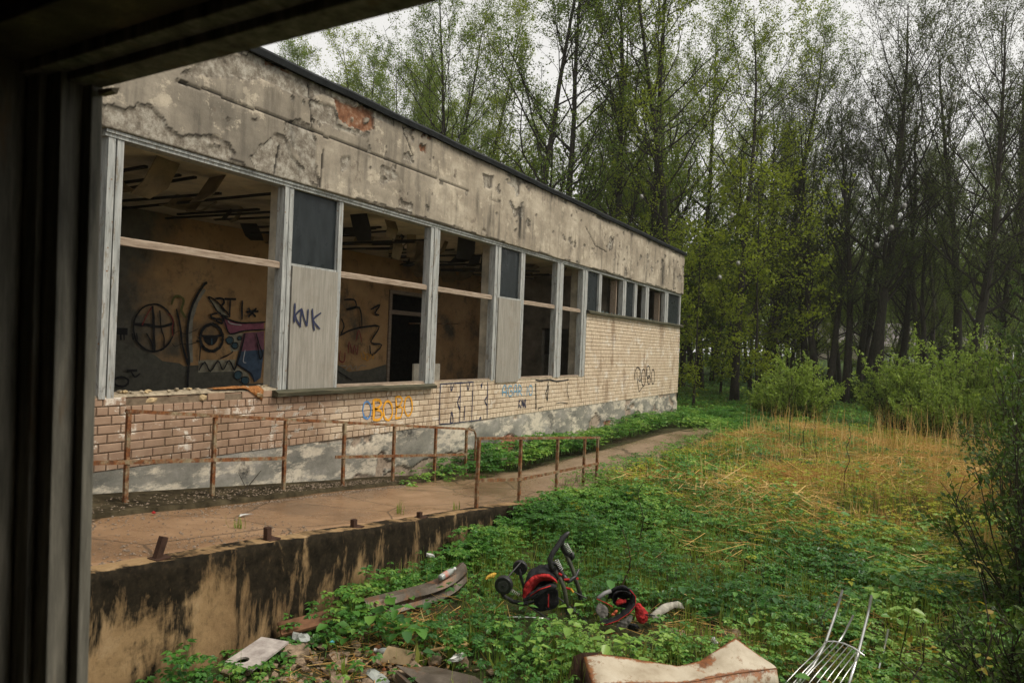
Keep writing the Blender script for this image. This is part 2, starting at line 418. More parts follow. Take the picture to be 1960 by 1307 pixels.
# foliage
M['elder'] = foliage('ground_elder_leaf', (.030, .105, .022), (.090, .240, .038), (.27, .42, .075), .36, .28, (.22, .48, .05), .45)
M['weedlt'] = foliage('light_weed_leaf', (.20, .24, .025), (.32, .34, .035), (.45, .44, .06), .5, .3, (.4, .42, .04), .2)
M['grass'] = foliage('grass_blade', (.11, .18, .025), (.19, .28, .04), (.36, .38, .10), .5, .3, (.3, .36, .05), .2)
M['straw'] = foliage('dry_straw', (.33, .165, .045), (.68, .43, .14), (.88, .68, .33), .7, .25, (.8, .5, .15), .15)
M['brownstalk'] = foliage('brown_dead_stalk', (.09, .045, .018), (.19, .10, .035), (.28, .16, .06), .75, .1, (.3, .16, .05), .2)
M['leafA'] = foliage('spring_leaf_green', (.048, .105, .014), (.10, .18, .022), (.185, .26, .035), .55, .42, (.30, .37, .04), .15)
M['leafB'] = foliage('young_leaf_yellow_green', (.11, .160, .014), (.18, .235, .020), (.27, .32, .035), .55, .45, (.38, .46, .03), .15)
M['leafC'] = foliage('dark_olive_leaf', (.030, .050, .014), (.058, .085, .022), (.105, .135, .034), .55, .3, (.20, .23, .05), .15)
M['leafD'] = foliage('shrub_leaf', (.14, .22, .04), (.24, .34, .06), (.37, .46, .10), .5, .4, (.36, .50, .06), .2)
M['leafE'] = foliage('shaded_bush_leaf', (.022, .055, .012), (.055, .105, .020), (.13, .18, .035), .5, .25, (.16, .26, .03), .2)  # dimness of the right edge put into the leaf colour
M['yleaf'] = foliage('yellowing_leaf', (.20, .13, .012), (.30, .21, .02), (.22, .26, .03), .5, .35, (.5, .36, .03))
t = NT('bark', .9, .2)
v = t.pos((3, 3, .7), True); c = t.ramp(t.noise(5, 5, .7, v), [(.3, (.012, .011, .009)), (.55, (.034, .029, .022)), (.8, (.068, .058, .043))])
c = t.mix(t.rng(t.noise(1.3, 4, .6, t.pos(obj=True)), .55, .7, 0, .6), c, (.05, .065, .028))
t.col(c); t.bump(t.noise(12, 4, .7, v), .7, .03); M['bark'] = t.m
M['twig'] = simple('twig', (.045, .036, .026), .85, .4, 8, .2, bumpy=0, obj=True)

# interior of the room the camera stands in
t = NT('old_brown_frame_paint', .75, .3)
g = t.noise(3, 6, .7, t.pos((7, 7, .6)))
c = t.ramp(g, [(.3, (.055, .052, .042)), (.52, (.19, .178, .143)), (.75, (.40, .37, .30))])
c = t.mix(t.rng(t.noise(2.2, 5, .7, t.pos((4, 4, .8))), .56, .66, 0, .7), c, (.17, .11, .055))
t.col(c); t.bump(g, .4, .004); M['roomframe'] = t.m
t = NT('grimy_room_plaster', .9, .2)
c = t.ramp(t.noise(2.6, 6, .7), [(.3, (.05, .046, .036)), (.55, (.14, .115, .075)), (.75, (.32, .24, .13))])
t.col(c); t.bump(t.noise(14, 5, .7), .6, .01); M['roomplaster'] = t.m
MURAL_FILLS=[
('grey',[(7.28,2.51),(7.56,2.51),(7.93,2.33),(8.25,2.25),(8.42,2.13),(8.78,2.09),(8.88,2.03),(9.2,2.05),(10.07,1.91),(10.32,1.63),(10.97,1.64),(10.99,1.33),(7.32,1.49)]),
('pale',[(9.2,2.15),(10.11,2.16),(10.07,1.91),(9.21,1.9)]),
('pale',[(9.87,2.68),(10.28,2.74),(10.18,2.36),(9.98,2.33)]),
('pale',[(9.34,3.45),(9.58,3.35),(9.88,3.08),(9.62,3.13)]),
('palegrey',[(9.25,3.62),(9.31,3.59),(9.14,3.32),(9.04,2.97),(9.03,2.68),(9.08,2.11),(9.0,2.1),(8.95,2.68),(8.96,2.97),(9.05,3.31)]),
('pink',[(9.7,3.07),(9.91,3.0),(10.18,2.96),(10.82,3.01),(10.82,2.85),(10.29,2.79),(9.9,2.71),(9.78,2.9)]),
('plum',[(10.28,2.74),(10.83,2.8),(10.85,2.39),(10.18,2.33)]),
('blue',[(10.18,2.34),(10.85,2.39),(10.79,1.76),(10.63,1.66),(10.48,1.86),(10.11,2.06)]),
('pale',[(10.09,2.04),(10.45,1.86),(10.51,1.67),(10.32,1.61),(10.07,1.91)]),
('teal',[(10.01,2.58),(10.0,2.54),(9.98,2.52),(9.94,2.5),(9.9,2.5),(9.86,2.51),(9.84,2.54),(9.82,2.57),(9.83,2.61),(9.86,2.63),(9.89,2.65),(9.93,2.65),(9.97,2.64),(10.0,2.61)]),
('teal',[(10.13,2.47),(10.13,2.44),(10.1,2.41),(10.07,2.4),(10.04,2.4),(10.01,2.41),(9.98,2.44),(9.97,2.46),(9.98,2.49),(10.0,2.52),(10.03,2.53),(10.07,2.53),(10.1,2.52),(10.12,2.5)]),
('teal',[(10.22,2.63),(10.21,2.61),(10.2,2.6),(10.18,2.59),(10.15,2.59),(10.13,2.59),(10.12,2.61),(10.11,2.63),(10.12,2.65),(10.13,2.66),(10.15,2.67),(10.17,2.67),(10.2,2.67),(10.21,2.65)]),
('teal',[(10.27,1.83),(10.26,1.79),(10.23,1.76),(10.19,1.74),(10.14,1.74),(10.1,1.76),(10.07,1.79),(10.06,1.83),(10.07,1.87),(10.09,1.9),(10.14,1.92),(10.18,1.92),(10.23,1.9),(10.26,1.87)]),
('teal',[(10.45,1.71),(10.44,1.67),(10.41,1.64),(10.37,1.63),(10.33,1.63),(10.29,1.65),(10.26,1.68),(10.25,1.71),(10.25,1.75),(10.28,1.78),(10.32,1.79),(10.36,1.79),(10.41,1.78),(10.44,1.75)]),
('black',[(9.63,2.64),(9.63,2.6),(9.61,2.55),(9.58,2.51),(9.55,2.48),(9.51,2.46),(9.46,2.46),(9.42,2.46),(9.38,2.48),(9.34,2.51),(9.31,2.54),(9.29,2.59),(9.28,2.63)]),
('grey',[(13.12,2.07),(13.6,1.85),(14.39,1.91),(15.07,2.04),(15.14,1.54),(13.15,1.5)])]
MURAL_STROKES=[
('black',0.02,[(10.01,2.58),(10.0,2.54),(9.98,2.52),(9.94,2.5),(9.9,2.5),(9.86,2.51),(9.84,2.54),(9.82,2.57),(9.83,2.61),(9.86,2.63),(9.89,2.65),(9.93,2.65),(9.97,2.64),(10.0,2.61),(10.01,2.58)]),
('black',0.02,[(10.13,2.47),(10.13,2.44),(10.1,2.41),(10.07,2.4),(10.04,2.4),(10.01,2.41),(9.98,2.44),(9.97,2.46),(9.98,2.49),(10.0,2.52),(10.03,2.53),(10.07,2.53),(10.1,2.52),(10.12,2.5),(10.13,2.47)]),
('black',0.02,[(10.22,2.63),(10.21,2.61),(10.2,2.6),(10.18,2.59),(10.15,2.59),(10.13,2.59),(10.12,2.61),(10.11,2.63),(10.12,2.65),(10.13,2.66),(10.15,2.67),(10.17,2.67),(10.2,2.67),(10.21,2.65),(10.22,2.63)]),
('black',0.02,[(10.27,1.83),(10.26,1.79),(10.23,1.76),(10.19,1.74),(10.14,1.74),(10.1,1.76),(10.07,1.79),(10.06,1.83),(10.07,1.87),(10.09,1.9),(10.14,1.92),(10.18,1.92),(10.23,1.9),(10.26,1.87),(10.27,1.83)]),
('black',0.02,[(10.45,1.71),(10.44,1.67),(10.41,1.64),(10.37,1.63),(10.33,1.63),(10.29,1.65),(10.26,1.68),(10.25,1.71),(10.25,1.75),(10.28,1.78),(10.32,1.79),(10.36,1.79),(10.41,1.78),(10.44,1.75),(10.45,1.71)]),
('black',0.035,[(8.6,2.79),(8.6,2.68),(8.56,2.57),(8.51,2.48),(8.43,2.4),(8.35,2.35),(8.25,2.32),(8.15,2.32),(8.05,2.35),(7.97,2.4),(7.89,2.47),(7.83,2.55),(7.8,2.65),(7.78,2.75),(7.79,2.86),(7.82,2.96),(7.87,3.05),(7.93,3.12),(8.02,3.18),(8.11,3.21),(8.21,3.22),(8.31,3.2),(8.4,3.15),(8.48,3.08),(8.54,3.0),(8.59,2.9),(8.6,2.79)]),
('black',0.05,[(8.14,3.19),(8.18,2.85),(8.19,2.65),(8.22,2.32)]),
('black',0.06,[(7.8,2.82),(8.05,2.82),(8.31,2.79),(8.57,2.87)]),
('red',0.025,[(8.12,3.16),(8.03,3.0),(7.95,2.81)]),
('red',0.02,[(8.47,3.06),(8.58,2.95),(8.57,2.78),(8.59,2.62)]),
('black',0.03,[(8.04,2.66),(8.15,2.49),(8.18,2.35)]),
('black',0.03,[(8.29,3.11),(8.33,2.78),(8.4,2.58),(8.4,2.35)]),
('black',0.045,[(8.64,3.16),(8.74,2.79),(8.81,2.42),(8.94,2.05)]),
('black',0.06,[(9.3,3.75),(9.22,3.68),(9.1,3.5),(8.98,3.26),(8.91,2.97),(8.9,2.59),(8.93,2.3),(8.97,2.05)]),
('black',0.05,[(8.96,2.05),(8.95,1.84),(8.95,1.59)]),
('black',0.065,[(9.73,2.62),(9.72,2.55),(9.7,2.48),(9.66,2.42),(9.6,2.38),(9.54,2.35),(9.47,2.34),(9.4,2.35),(9.33,2.38),(9.28,2.42),(9.23,2.47),(9.21,2.54),(9.19,2.61),(9.2,2.68),(9.22,2.75),(9.26,2.8),(9.31,2.85),(9.37,2.88),(9.44,2.89),(9.51,2.89),(9.58,2.86),(9.64,2.82),(9.68,2.76),(9.71,2.7),(9.73,2.62)]),
('black',0.05,[(9.22,2.65),(9.45,2.64),(9.69,2.67)]),
('teal',0.03,[(9.46,2.6),(9.47,2.48)]),
('black',0.03,[(9.34,3.46),(9.58,3.35),(9.88,3.08),(9.62,3.13),(9.46,3.3),(9.34,3.46)]),
('black',0.045,[(9.5,3.43),(9.68,3.44),(9.72,3.36),(9.66,3.27),(9.77,3.19)]),
('black',0.045,[(9.73,3.44),(10.02,3.46)]),
('black',0.045,[(9.87,3.45),(9.87,3.26),(9.87,3.06)]),
('black',0.045,[(10.17,3.44),(10.18,3.23),(10.19,3.03)]),
('black',0.045,[(10.3,3.2),(10.62,3.24)]),
('black',0.045,[(10.34,3.29),(10.55,3.11)]),
('black',0.045,[(10.56,3.3),(10.35,3.1)]),
('black',0.045,[(9.57,3.13),(9.42,3.09),(9.47,3.02),(9.68,3.01),(9.68,2.92),(9.53,2.98)]),
('black',0.035,[(9.62,3.16),(9.7,3.07),(9.91,3.0),(10.18,2.96),(10.45,2.97),(10.82,3.01)]),
('black',0.035,[(9.7,3.07),(9.78,2.9),(9.9,2.71),(10.29,2.79),(10.82,2.84)]),
('black',0.04,[(10.28,2.74),(10.2,2.38),(10.1,2.06),(10.04,1.93)]),
('black',0.03,[(10.57,2.75),(10.67,2.5),(10.77,2.29),(10.71,2.18),(10.61,2.55)]),
('black',0.03,[(10.11,2.06),(10.48,1.86),(10.57,1.67)]),
('black',0.035,[(9.18,1.94),(9.31,2.11),(9.45,1.92),(9.62,2.14),(9.73,1.97),(9.79,1.98),(9.9,2.15),(10.04,1.93)]),
('white',0.02,[(9.83,2.99),(9.91,2.93),(10.18,2.91)]),
('white',0.02,[(10.3,2.38),(10.26,2.13),(10.34,2.1)]),
('black',0.12,[(7.4,2.68),(7.66,2.68)]),
('black',0.03,[(7.53,2.65),(7.54,2.52)]),
('black',0.03,[(7.59,2.65),(7.6,2.52)]),
('black',0.03,[(7.75,2.65),(7.77,2.53)]),
('black',0.03,[(7.83,2.66),(7.85,2.53)]),
('black',0.012,[(8.6,2.68),(8.71,2.73),(8.85,2.67),(9.12,2.79)]),
('black',0.012,[(8.56,2.48),(8.63,2.42),(8.76,2.48),(8.95,2.47),(9.18,2.56),(9.08,2.64)]),
('black',0.03,[(9.08,2.55),(9.2,2.51),(9.19,2.41),(9.18,2.13)]),
('black',0.03,[(9.66,2.18),(9.92,2.29),(9.98,2.35)]),
('olive',0.05,[(8.51,3.23),(8.56,3.38),(8.68,3.41),(8.77,3.33),(8.73,3.14),(8.83,3.0)]),
('black',0.05,[(7.67,1.96),(7.87,1.96)]),
('black',0.03,[(7.75,1.95),(7.83,1.84),(7.93,1.9)]),
('black',0.04,[(7.71,1.76),(7.7,1.72),(7.67,1.69),(7.61,1.67),(7.55,1.68),(7.5,1.69),(7.46,1.72),(7.44,1.76),(7.45,1.8),(7.49,1.83),(7.54,1.84),(7.6,1.84),(7.66,1.82),(7.7,1.79),(7.71,1.76)]),
('black',0.05,[(13.17,2.78),(13.54,2.93),(14.03,3.03),(14.66,3.07),(14.34,2.64),(14.8,2.58),(14.4,2.29),(14.31,2.56)]),
('black',0.05,[(13.26,3.69),(13.63,3.72),(13.71,3.53),(13.37,3.45),(13.85,3.53),(13.97,3.03)]),
('black',0.05,[(14.29,3.51),(14.66,3.66),(14.45,3.42),(14.64,3.38)]),
('red',0.035,[(13.2,2.4),(13.18,2.16),(13.35,2.12),(13.37,2.35)]),
('red',0.035,[(13.49,2.33),(13.5,2.64),(13.64,2.33)]),
('red',0.035,[(13.76,2.65),(13.85,2.95),(13.98,2.63)]),
('red',0.03,[(13.68,2.31),(13.7,2.55),(13.82,2.29),(13.84,2.56)]),
('orange',0.025,[(13.96,2.36),(14.04,2.19),(14.18,2.24),(14.06,2.39)]),
('orange',0.025,[(14.29,2.24),(14.28,2.19),(14.25,2.15),(14.2,2.15),(14.16,2.19),(14.15,2.24),(14.16,2.29),(14.19,2.32),(14.24,2.32),(14.28,2.29),(14.29,2.24)]),
('orange',0.025,[(14.33,2.19),(14.35,2.31),(14.46,2.19),(14.47,2.33)]),
('palegrey',0.02,[(13.22,2.02),(13.46,2.0),(13.39,1.9),(13.59,2.02),(13.67,1.9),(13.8,2.02),(13.84,1.89),(13.98,2.02),(14.2,1.99)]),
('black',0.03,[(13.13,1.88),(13.47,1.73),(13.68,1.63)]),
('black',0.05,[(13.17,2.78),(13.29,3.02),(13.18,3.21)])]
WALL_STROKES=[
('blue',0.022,[(8.77,1.56),(8.76,1.51),(8.75,1.47),(8.72,1.44),(8.69,1.42),(8.66,1.43),(8.63,1.44),(8.6,1.48),(8.58,1.52),(8.57,1.57),(8.58,1.62),(8.59,1.66),(8.61,1.69),(8.64,1.7),(8.68,1.7),(8.71,1.68),(8.74,1.65),(8.76,1.61),(8.77,1.56)]),
('blue',0.03,[(8.59,1.46),(8.67,1.43)]),
('orange',0.04,[(8.81,1.73),(8.84,1.56),(8.84,1.38)]),
('orange',0.035,[(8.82,1.72),(8.96,1.71),(9.01,1.64),(8.92,1.58),(8.85,1.57),(8.99,1.54),(9.05,1.46),(8.98,1.39),(8.84,1.39)]),
('orange',0.03,[(9.31,1.52),(9.31,1.46),(9.29,1.41),(9.26,1.38),(9.22,1.36),(9.18,1.37),(9.14,1.39),(9.11,1.43),(9.09,1.48),(9.08,1.53),(9.08,1.58),(9.1,1.63),(9.13,1.67),(9.16,1.68),(9.2,1.68),(9.24,1.66),(9.28,1.62),(9.3,1.57),(9.31,1.52)]),
('orange',0.03,[(9.38,1.75),(9.42,1.55),(9.4,1.37)]),
('orange',0.03,[(9.38,1.74),(9.51,1.74),(9.56,1.67),(9.49,1.59),(9.4,1.57),(9.55,1.56),(9.58,1.48),(9.53,1.39),(9.4,1.38)]),
('orange',0.028,[(9.85,1.56),(9.85,1.5),(9.83,1.45),(9.8,1.42),(9.77,1.4),(9.73,1.4),(9.7,1.42),(9.67,1.46),(9.64,1.52),(9.63,1.57),(9.64,1.63),(9.65,1.68),(9.68,1.72),(9.71,1.73),(9.75,1.73),(9.79,1.71),(9.82,1.67),(9.84,1.62),(9.85,1.56)]),
('navy',0.02,[(10.68,1.94),(10.68,1.56),(10.69,1.18)]),
('navy',0.02,[(11.35,1.93),(11.37,1.54),(11.38,1.16)]),
('navy',0.02,[(11.81,1.94),(11.81,1.54),(11.81,1.15)]),
('navy',0.02,[(12.37,1.94),(12.38,1.55),(12.4,1.17)]),
('navy',0.02,[(10.68,1.93),(11.35,1.93),(11.83,1.94)]),
('navy',0.02,[(11.03,1.92),(11.05,1.78),(11.12,1.91)]),
('navy',0.02,[(11.58,1.91),(11.64,1.77),(11.68,1.92)]),
('navy',0.025,[(11.35,1.68),(11.28,1.55),(11.37,1.41)]),
('navy',0.02,[(11.09,1.39),(11.06,1.19),(11.15,1.19),(11.1,1.38)]),
('navy',0.02,[(11.54,1.48),(11.53,1.19)]),
('navy',0.02,[(12.12,1.89),(12.13,1.8),(12.16,1.92)]),
('navy',0.025,[(12.38,1.63),(12.29,1.53),(12.38,1.43)]),
('navy',0.02,[(12.09,1.15),(12.14,1.21),(12.17,1.15)]),
('navy',0.015,[(10.69,1.18),(11.06,1.16),(11.43,1.16),(12.17,1.15)]),
('skyblue',0.022,[(13.0,1.6),(13.0,1.76),(13.09,1.84),(13.16,1.72),(13.15,1.58)]),
('skyblue',0.022,[(13.0,1.69),(13.15,1.68)]),
('skyblue',0.022,[(13.4,1.79),(13.27,1.81),(13.24,1.69),(13.29,1.59),(13.41,1.6),(13.41,1.69),(13.32,1.69)]),
('skyblue',0.022,[(13.5,1.58),(13.5,1.78),(13.58,1.83),(13.63,1.71),(13.64,1.57)]),
('skyblue',0.022,[(13.5,1.68),(13.64,1.68)]),
('skyblue',0.022,[(13.72,1.58),(13.7,1.81),(13.81,1.78),(13.82,1.69),(13.72,1.69),(13.89,1.57)]),
('skyblue',0.022,[(13.97,1.59),(13.98,1.57)]),
('skyblue',0.022,[(14.11,1.78),(14.11,1.57)]),
('skyblue',0.022,[(14.36,1.68),(14.36,1.63),(14.34,1.59),(14.31,1.57),(14.27,1.57),(14.23,1.6),(14.21,1.64),(14.19,1.69),(14.2,1.74),(14.22,1.77),(14.25,1.79),(14.29,1.79),(14.32,1.77),(14.35,1.73),(14.36,1.68)]),
('navy',0.022,[(13.75,1.51),(13.74,1.3)]),
('navy',0.022,[(13.83,1.49),(13.74,1.4),(13.85,1.3)]),
('navy',0.022,[(13.9,1.29),(13.88,1.5),(13.99,1.29),(13.97,1.49)]),
('navy',0.022,[(14.05,1.28),(14.03,1.49)]),
('navy',0.022,[(14.07,1.47),(14.03,1.38),(14.09,1.29)]),
('black',0.03,[(14.51,1.91),(14.85,1.89),(15.3,1.9),(15.66,1.85),(16.35,1.88)]),
('black',0.03,[(15.19,1.87),(15.12,1.65),(15.07,1.57),(15.17,1.39),(15.18,1.59),(15.21,1.77)]),
('black',0.03,[(14.53,1.84),(14.59,1.21)]),
('black',0.014,[(16.35,1.82),(16.28,1.6),(16.43,1.35)]),
('black',0.014,[(15.65,1.3),(15.96,1.31),(16.34,1.27)]),
('black',0.014,[(14.68,1.23),(14.95,1.26)]),
('black',0.028,[(21.79,1.35),(21.58,1.77),(21.52,2.03)]),
('black',0.028,[(21.36,1.75),(21.32,1.97),(21.51,2.15),(21.8,2.09),(21.85,1.9),(21.7,1.74),(21.91,1.72),(21.93,1.83)]),
('black',0.028,[(22.38,1.81),(22.38,1.68),(22.33,1.59),(22.26,1.53),(22.17,1.54),(22.08,1.59),(22.01,1.69),(21.98,1.81),(21.99,1.94),(22.03,2.03),(22.1,2.08),(22.19,2.08),(22.28,2.03),(22.35,1.93),(22.38,1.81)]),
('black',0.028,[(22.49,2.15),(22.56,1.82),(22.72,1.56)]),
('black',0.028,[(22.84,1.98),(22.82,1.88),(22.76,1.8),(22.67,1.78),(22.58,1.81),(22.5,1.88),(22.46,1.99),(22.47,2.09),(22.53,2.17),(22.62,2.19),(22.72,2.17),(22.8,2.09),(22.84,1.98)]),
('black',0.028,[(22.9,1.71),(22.88,1.63),(22.81,1.58),(22.72,1.58),(22.64,1.63),(22.61,1.72),(22.62,1.8),(22.69,1.85),(22.78,1.85),(22.86,1.8),(22.9,1.71)]),
('black',0.028,[(23.32,1.82),(23.32,1.71),(23.29,1.63),(23.23,1.58),(23.15,1.58),(23.08,1.63),(23.03,1.72),(23.0,1.83),(23.0,1.93),(23.04,2.02),(23.1,2.07),(23.17,2.06),(23.24,2.02),(23.3,1.93),(23.32,1.82)]),
('black',0.028,[(21.79,1.35),(22.12,1.5)]),
('chalk',0.007,[(6.81,1.67),(6.83,1.73)]),
('chalk',0.007,[(6.84,1.67),(6.86,1.73)]),
('chalk',0.007,[(6.86,1.67),(6.88,1.73)]),
('chalk',0.007,[(6.88,1.67),(6.9,1.73)]),
('chalk',0.007,[(6.8,1.68),(6.93,1.71)]),
('chalk',0.007,[(6.97,1.67),(6.99,1.73)]),
('chalk',0.007,[(6.99,1.67),(7.01,1.73)]),
('chalk',0.007,[(7.02,1.67),(7.04,1.73)]),
('chalk',0.007,[(7.04,1.67),(7.06,1.73)]),
('chalk',0.007,[(6.96,1.68),(7.09,1.72)]),
('chalk',0.007,[(7.22,1.65),(7.24,1.71)]),
('chalk',0.007,[(7.24,1.65),(7.26,1.71)]),
('chalk',0.007,[(7.26,1.65),(7.28,1.71)]),
('chalk',0.007,[(7.29,1.65),(7.31,1.71)]),
('chalk',0.007,[(7.21,1.66),(7.34,1.7)]),
('chalk',0.007,[(6.83,1.58),(6.85,1.64)]),
('chalk',0.007,[(6.86,1.58),(6.88,1.64)]),
('chalk',0.007,[(6.88,1.58),(6.9,1.64)]),
('chalk',0.007,[(6.9,1.58),(6.92,1.64)]),
('chalk',0.007,[(6.82,1.59),(6.95,1.63)]),
('chalk',0.007,[(7.11,1.57),(7.13,1.63)]),
('chalk',0.007,[(7.13,1.57),(7.15,1.63)]),
('chalk',0.007,[(7.15,1.57),(7.17,1.63)]),
('chalk',0.007,[(7.18,1.57),(7.2,1.63)]),
('chalk',0.007,[(7.1,1.58),(7.23,1.62)]),
('chalk',0.007,[(7.37,1.56),(7.39,1.62)]),
('chalk',0.007,[(7.4,1.56),(7.42,1.62)]),
('chalk',0.007,[(7.42,1.56),(7.44,1.62)]),
('chalk',0.007,[(7.45,1.55),(7.47,1.62)]),
('chalk',0.007,[(7.36,1.57),(7.5,1.6)]),
('chalk',0.007,[(6.73,1.43),(6.75,1.49)]),
('chalk',0.007,[(6.76,1.43),(6.77,1.49)]),
('chalk',0.007,[(6.78,1.43),(6.8,1.49)]),
('chalk',0.007,[(6.8,1.43),(6.82,1.49)]),
('chalk',0.007,[(6.73,1.44),(6.85,1.47)]),
('chalk',0.007,[(7.15,1.34),(7.17,1.4)]),
('chalk',0.007,[(7.17,1.33),(7.19,1.39)]),
('chalk',0.007,[(7.2,1.33),(7.22,1.39)]),
('chalk',0.007,[(7.22,1.33),(7.24,1.39)]),
('chalk',0.007,[(7.14,1.35),(7.27,1.38)]),
('chalk',0.007,[(7.4,1.34),(7.42,1.41)]),
('chalk',0.007,[(7.43,1.34),(7.45,1.41)]),
('chalk',0.007,[(7.45,1.34),(7.47,1.4)]),
('chalk',0.007,[(7.48,1.34),(7.5,1.4)]),
('chalk',0.007,[(7.39,1.36),(7.53,1.39)]),
('chalk',0.007,[(6.72,1.36),(6.74,1.42)]),
('chalk',0.007,[(6.74,1.36),(6.76,1.42)]),
('chalk',0.007,[(6.77,1.36),(6.78,1.42)]),
('chalk',0.007,[(6.79,1.36),(6.81,1.41)]),
('chalk',0.007,[(6.71,1.37),(6.84,1.4)]),
('chalk',0.007,[(6.99,1.26),(7.01,1.32)]),
('chalk',0.007,[(7.02,1.26),(7.04,1.32)]),
('chalk',0.007,[(7.04,1.26),(7.06,1.32)]),
('chalk',0.007,[(7.06,1.26),(7.08,1.32)]),
('chalk',0.007,[(6.98,1.27),(7.11,1.3)]),
('chalk',0.007,[(7.95,1.56),(7.97,1.63)]),
('chalk',0.007,[(7.97,1.56),(8.0,1.62)]),
('chalk',0.007,[(8.0,1.56),(8.02,1.62)]),
('chalk',0.007,[(8.03,1.55),(8.05,1.62)]),
('chalk',0.007,[(7.94,1.57),(8.09,1.61)])]
PANEL_STROKES=[
('navy',0.024,[(7.03,3.18),(7.03,3.03),(7.03,2.9)]),
('navy',0.02,[(7.17,3.11),(7.05,3.0),(7.15,2.85)]),
('navy',0.02,[(7.15,2.84),(7.15,2.98),(7.16,3.1)]),
('navy',0.02,[(7.16,3.1),(7.21,2.98),(7.27,2.86)]),
('navy',0.02,[(7.27,2.86),(7.28,2.99),(7.28,3.11)]),
('navy',0.022,[(7.36,3.12),(7.38,2.96),(7.42,2.8)]),
('navy',0.02,[(7.54,3.07),(7.39,2.96),(7.53,2.83)])]
FASCIA_PATCHES=[
('bare',[(3.97,5.01),(4.27,5.09),(4.44,5.07),(4.57,5.14),(4.61,5.24),(4.73,5.26),(4.86,5.2),(5.01,5.05),(5.13,5.0),(5.48,5.03),(5.67,5.0),(5.86,5.0),(5.82,4.91),(6.86,4.77),(3.99,4.47)]),
('bare',[(6.53,5.4),(6.69,5.43),(6.84,5.2),(7.14,5.05),(7.3,4.86),(6.86,4.8),(6.32,4.86),(6.14,5.02)]),
('bare',[(6.68,5.64),(6.95,5.76),(7.2,5.71),(7.3,5.32),(7.39,4.92),(7.2,4.95),(7.03,5.25),(6.73,5.45)]),
('bare',[(5.1,5.71),(5.47,6.06),(6.24,6.44),(6.77,6.43),(7.58,6.44),(7.18,6.11),(6.79,6.06),(6.25,6.08),(5.93,6.0),(5.62,5.86)]),
('brick',[(6.28,6.42),(6.77,6.41),(6.78,6.33),(6.24,6.3)]),
('brick',[(7.59,6.26),(8.47,6.32),(8.48,6.07),(8.29,5.97),(7.72,5.96)]),
('bare',[(7.08,6.04),(7.6,6.13),(7.72,5.89),(8.42,5.98),(8.3,5.88),(7.4,5.84),(7.19,5.85)]),
('bare',[(13.04,6.16),(13.23,6.32),(13.3,6.1),(13.17,5.92)]),
('bare',[(11.77,6.09),(12.17,6.13),(12.09,5.84),(11.84,5.84)]),
('brick',[(9.67,6.12),(9.85,6.17),(9.86,6.04),(9.72,6.03)]),
('bare',[(7.77,5.44),(7.97,5.49),(7.96,5.28),(7.81,5.21)]),
('bare',[(8.26,4.58),(8.37,4.64),(8.4,4.52)])]
# ------------------------------------------------------------------ ground
def ground_h(x, y):
    x = np.asarray(x, float); y = np.asarray(y, float)
    d = np.hypot(x, y)
    h = .17*sstep(6.5, 13, y)*sstep(.5, -4.5, x)
    h = h + .06*(fbm(x*.5, y*.5, 3)-.5)*2*sstep(3, 8, d) + .03*(fbm(x*1.7, y*1.7, 5)-.5)
    h = h + .10*sstep(10, 16, y)*sstep(-4.6, -3, x)*fbm(x*.8, y*.8, 8)
    h = h + .16*sstep(11, 14, y)*sstep(26, 20, y)*sstep(-4.9, -3.5, x)*fbm(x*.45, y*.45, 9)*1.6
    h = h + .10*(fbm(x*1.1, y*1.1, 10)-.4)*sstep(6.5, 8, y)*sstep(-4.7, -4.2, x)*sstep(13, 11, y)
    h = h + 2.25*sstep(48, 105, d)
    # a hollow under the buildings so that the sheet stays below their floors
    return h

xs = np.concatenate([np.linspace(-260, -60, 12), np.linspace(-50, -14, 20), np.linspace(-13, 12, 126), np.linspace(14, 60, 24), np.linspace(70, 150, 8)])
ys = np.concatenate([np.linspace(-40, -10, 6), np.linspace(-6, 34, 200), np.linspace(36, 120, 60), np.linspace(130, 260, 10)])
gx, gy = np.meshgrid(xs, ys, indexing='ij')
gz = ground_h(gx, gy)
gz = gz-(gx < -6.7)*(gy < 26)*.02
me = np_mesh('ground', np.stack([gx.ravel(), gy.ravel(), gz.ravel()], 1), grid_faces(len(xs), len(ys)), M['soil'], smooth=True)
tag(link('ground', me), kind='structure')

# ------------------------------------------------------------------ ramp and path
def ramp_z(y): return float(np.interp(y, [-2, 2.8, 4.43, 5.63, 9.06, 10.2, 11.2, 40], [1.08, .99, .845, .715, .36, .245, .225, .225]))
ry = np.concatenate([np.linspace(1.3, 11, 110), np.linspace(11.2, 25.2, 70)])
rows = []
for y in ry:
    xl = -7.66 if y < 11 else -7.66+1.05*min(1, (y-11)/1.0)+.03*max(0, y-12)
    xr = -5.06 if y < 9.4 else -4.96-.03*max(0, y-10)+.05*math.sin(y*1.7)
    if y > 21: cxm = (xl+xr)/2; kk = 1-.55*min(1, (y-21)/4.2); xl = cxm+(xl-cxm)*kk; xr = cxm+(xr-cxm)*kk
    z = ramp_z(y)-.05*max(0, (y-20)/5)
    row = []
    for k in range(15):
        x = xl+(xr-xl)*k/14
        zz = z+.015*float(fbm(x*3, y*3, 4)-.5)
        row.append((x, y, zz))
    row = [(xl, y, z-.6)]+row+[(xr, y, z-.6)]
    rows.append(row)
mb = MB(); mb.sheet(rows)
tag(mb.build('path', M['ramp'], smooth=True, fix=False), kind='structure')

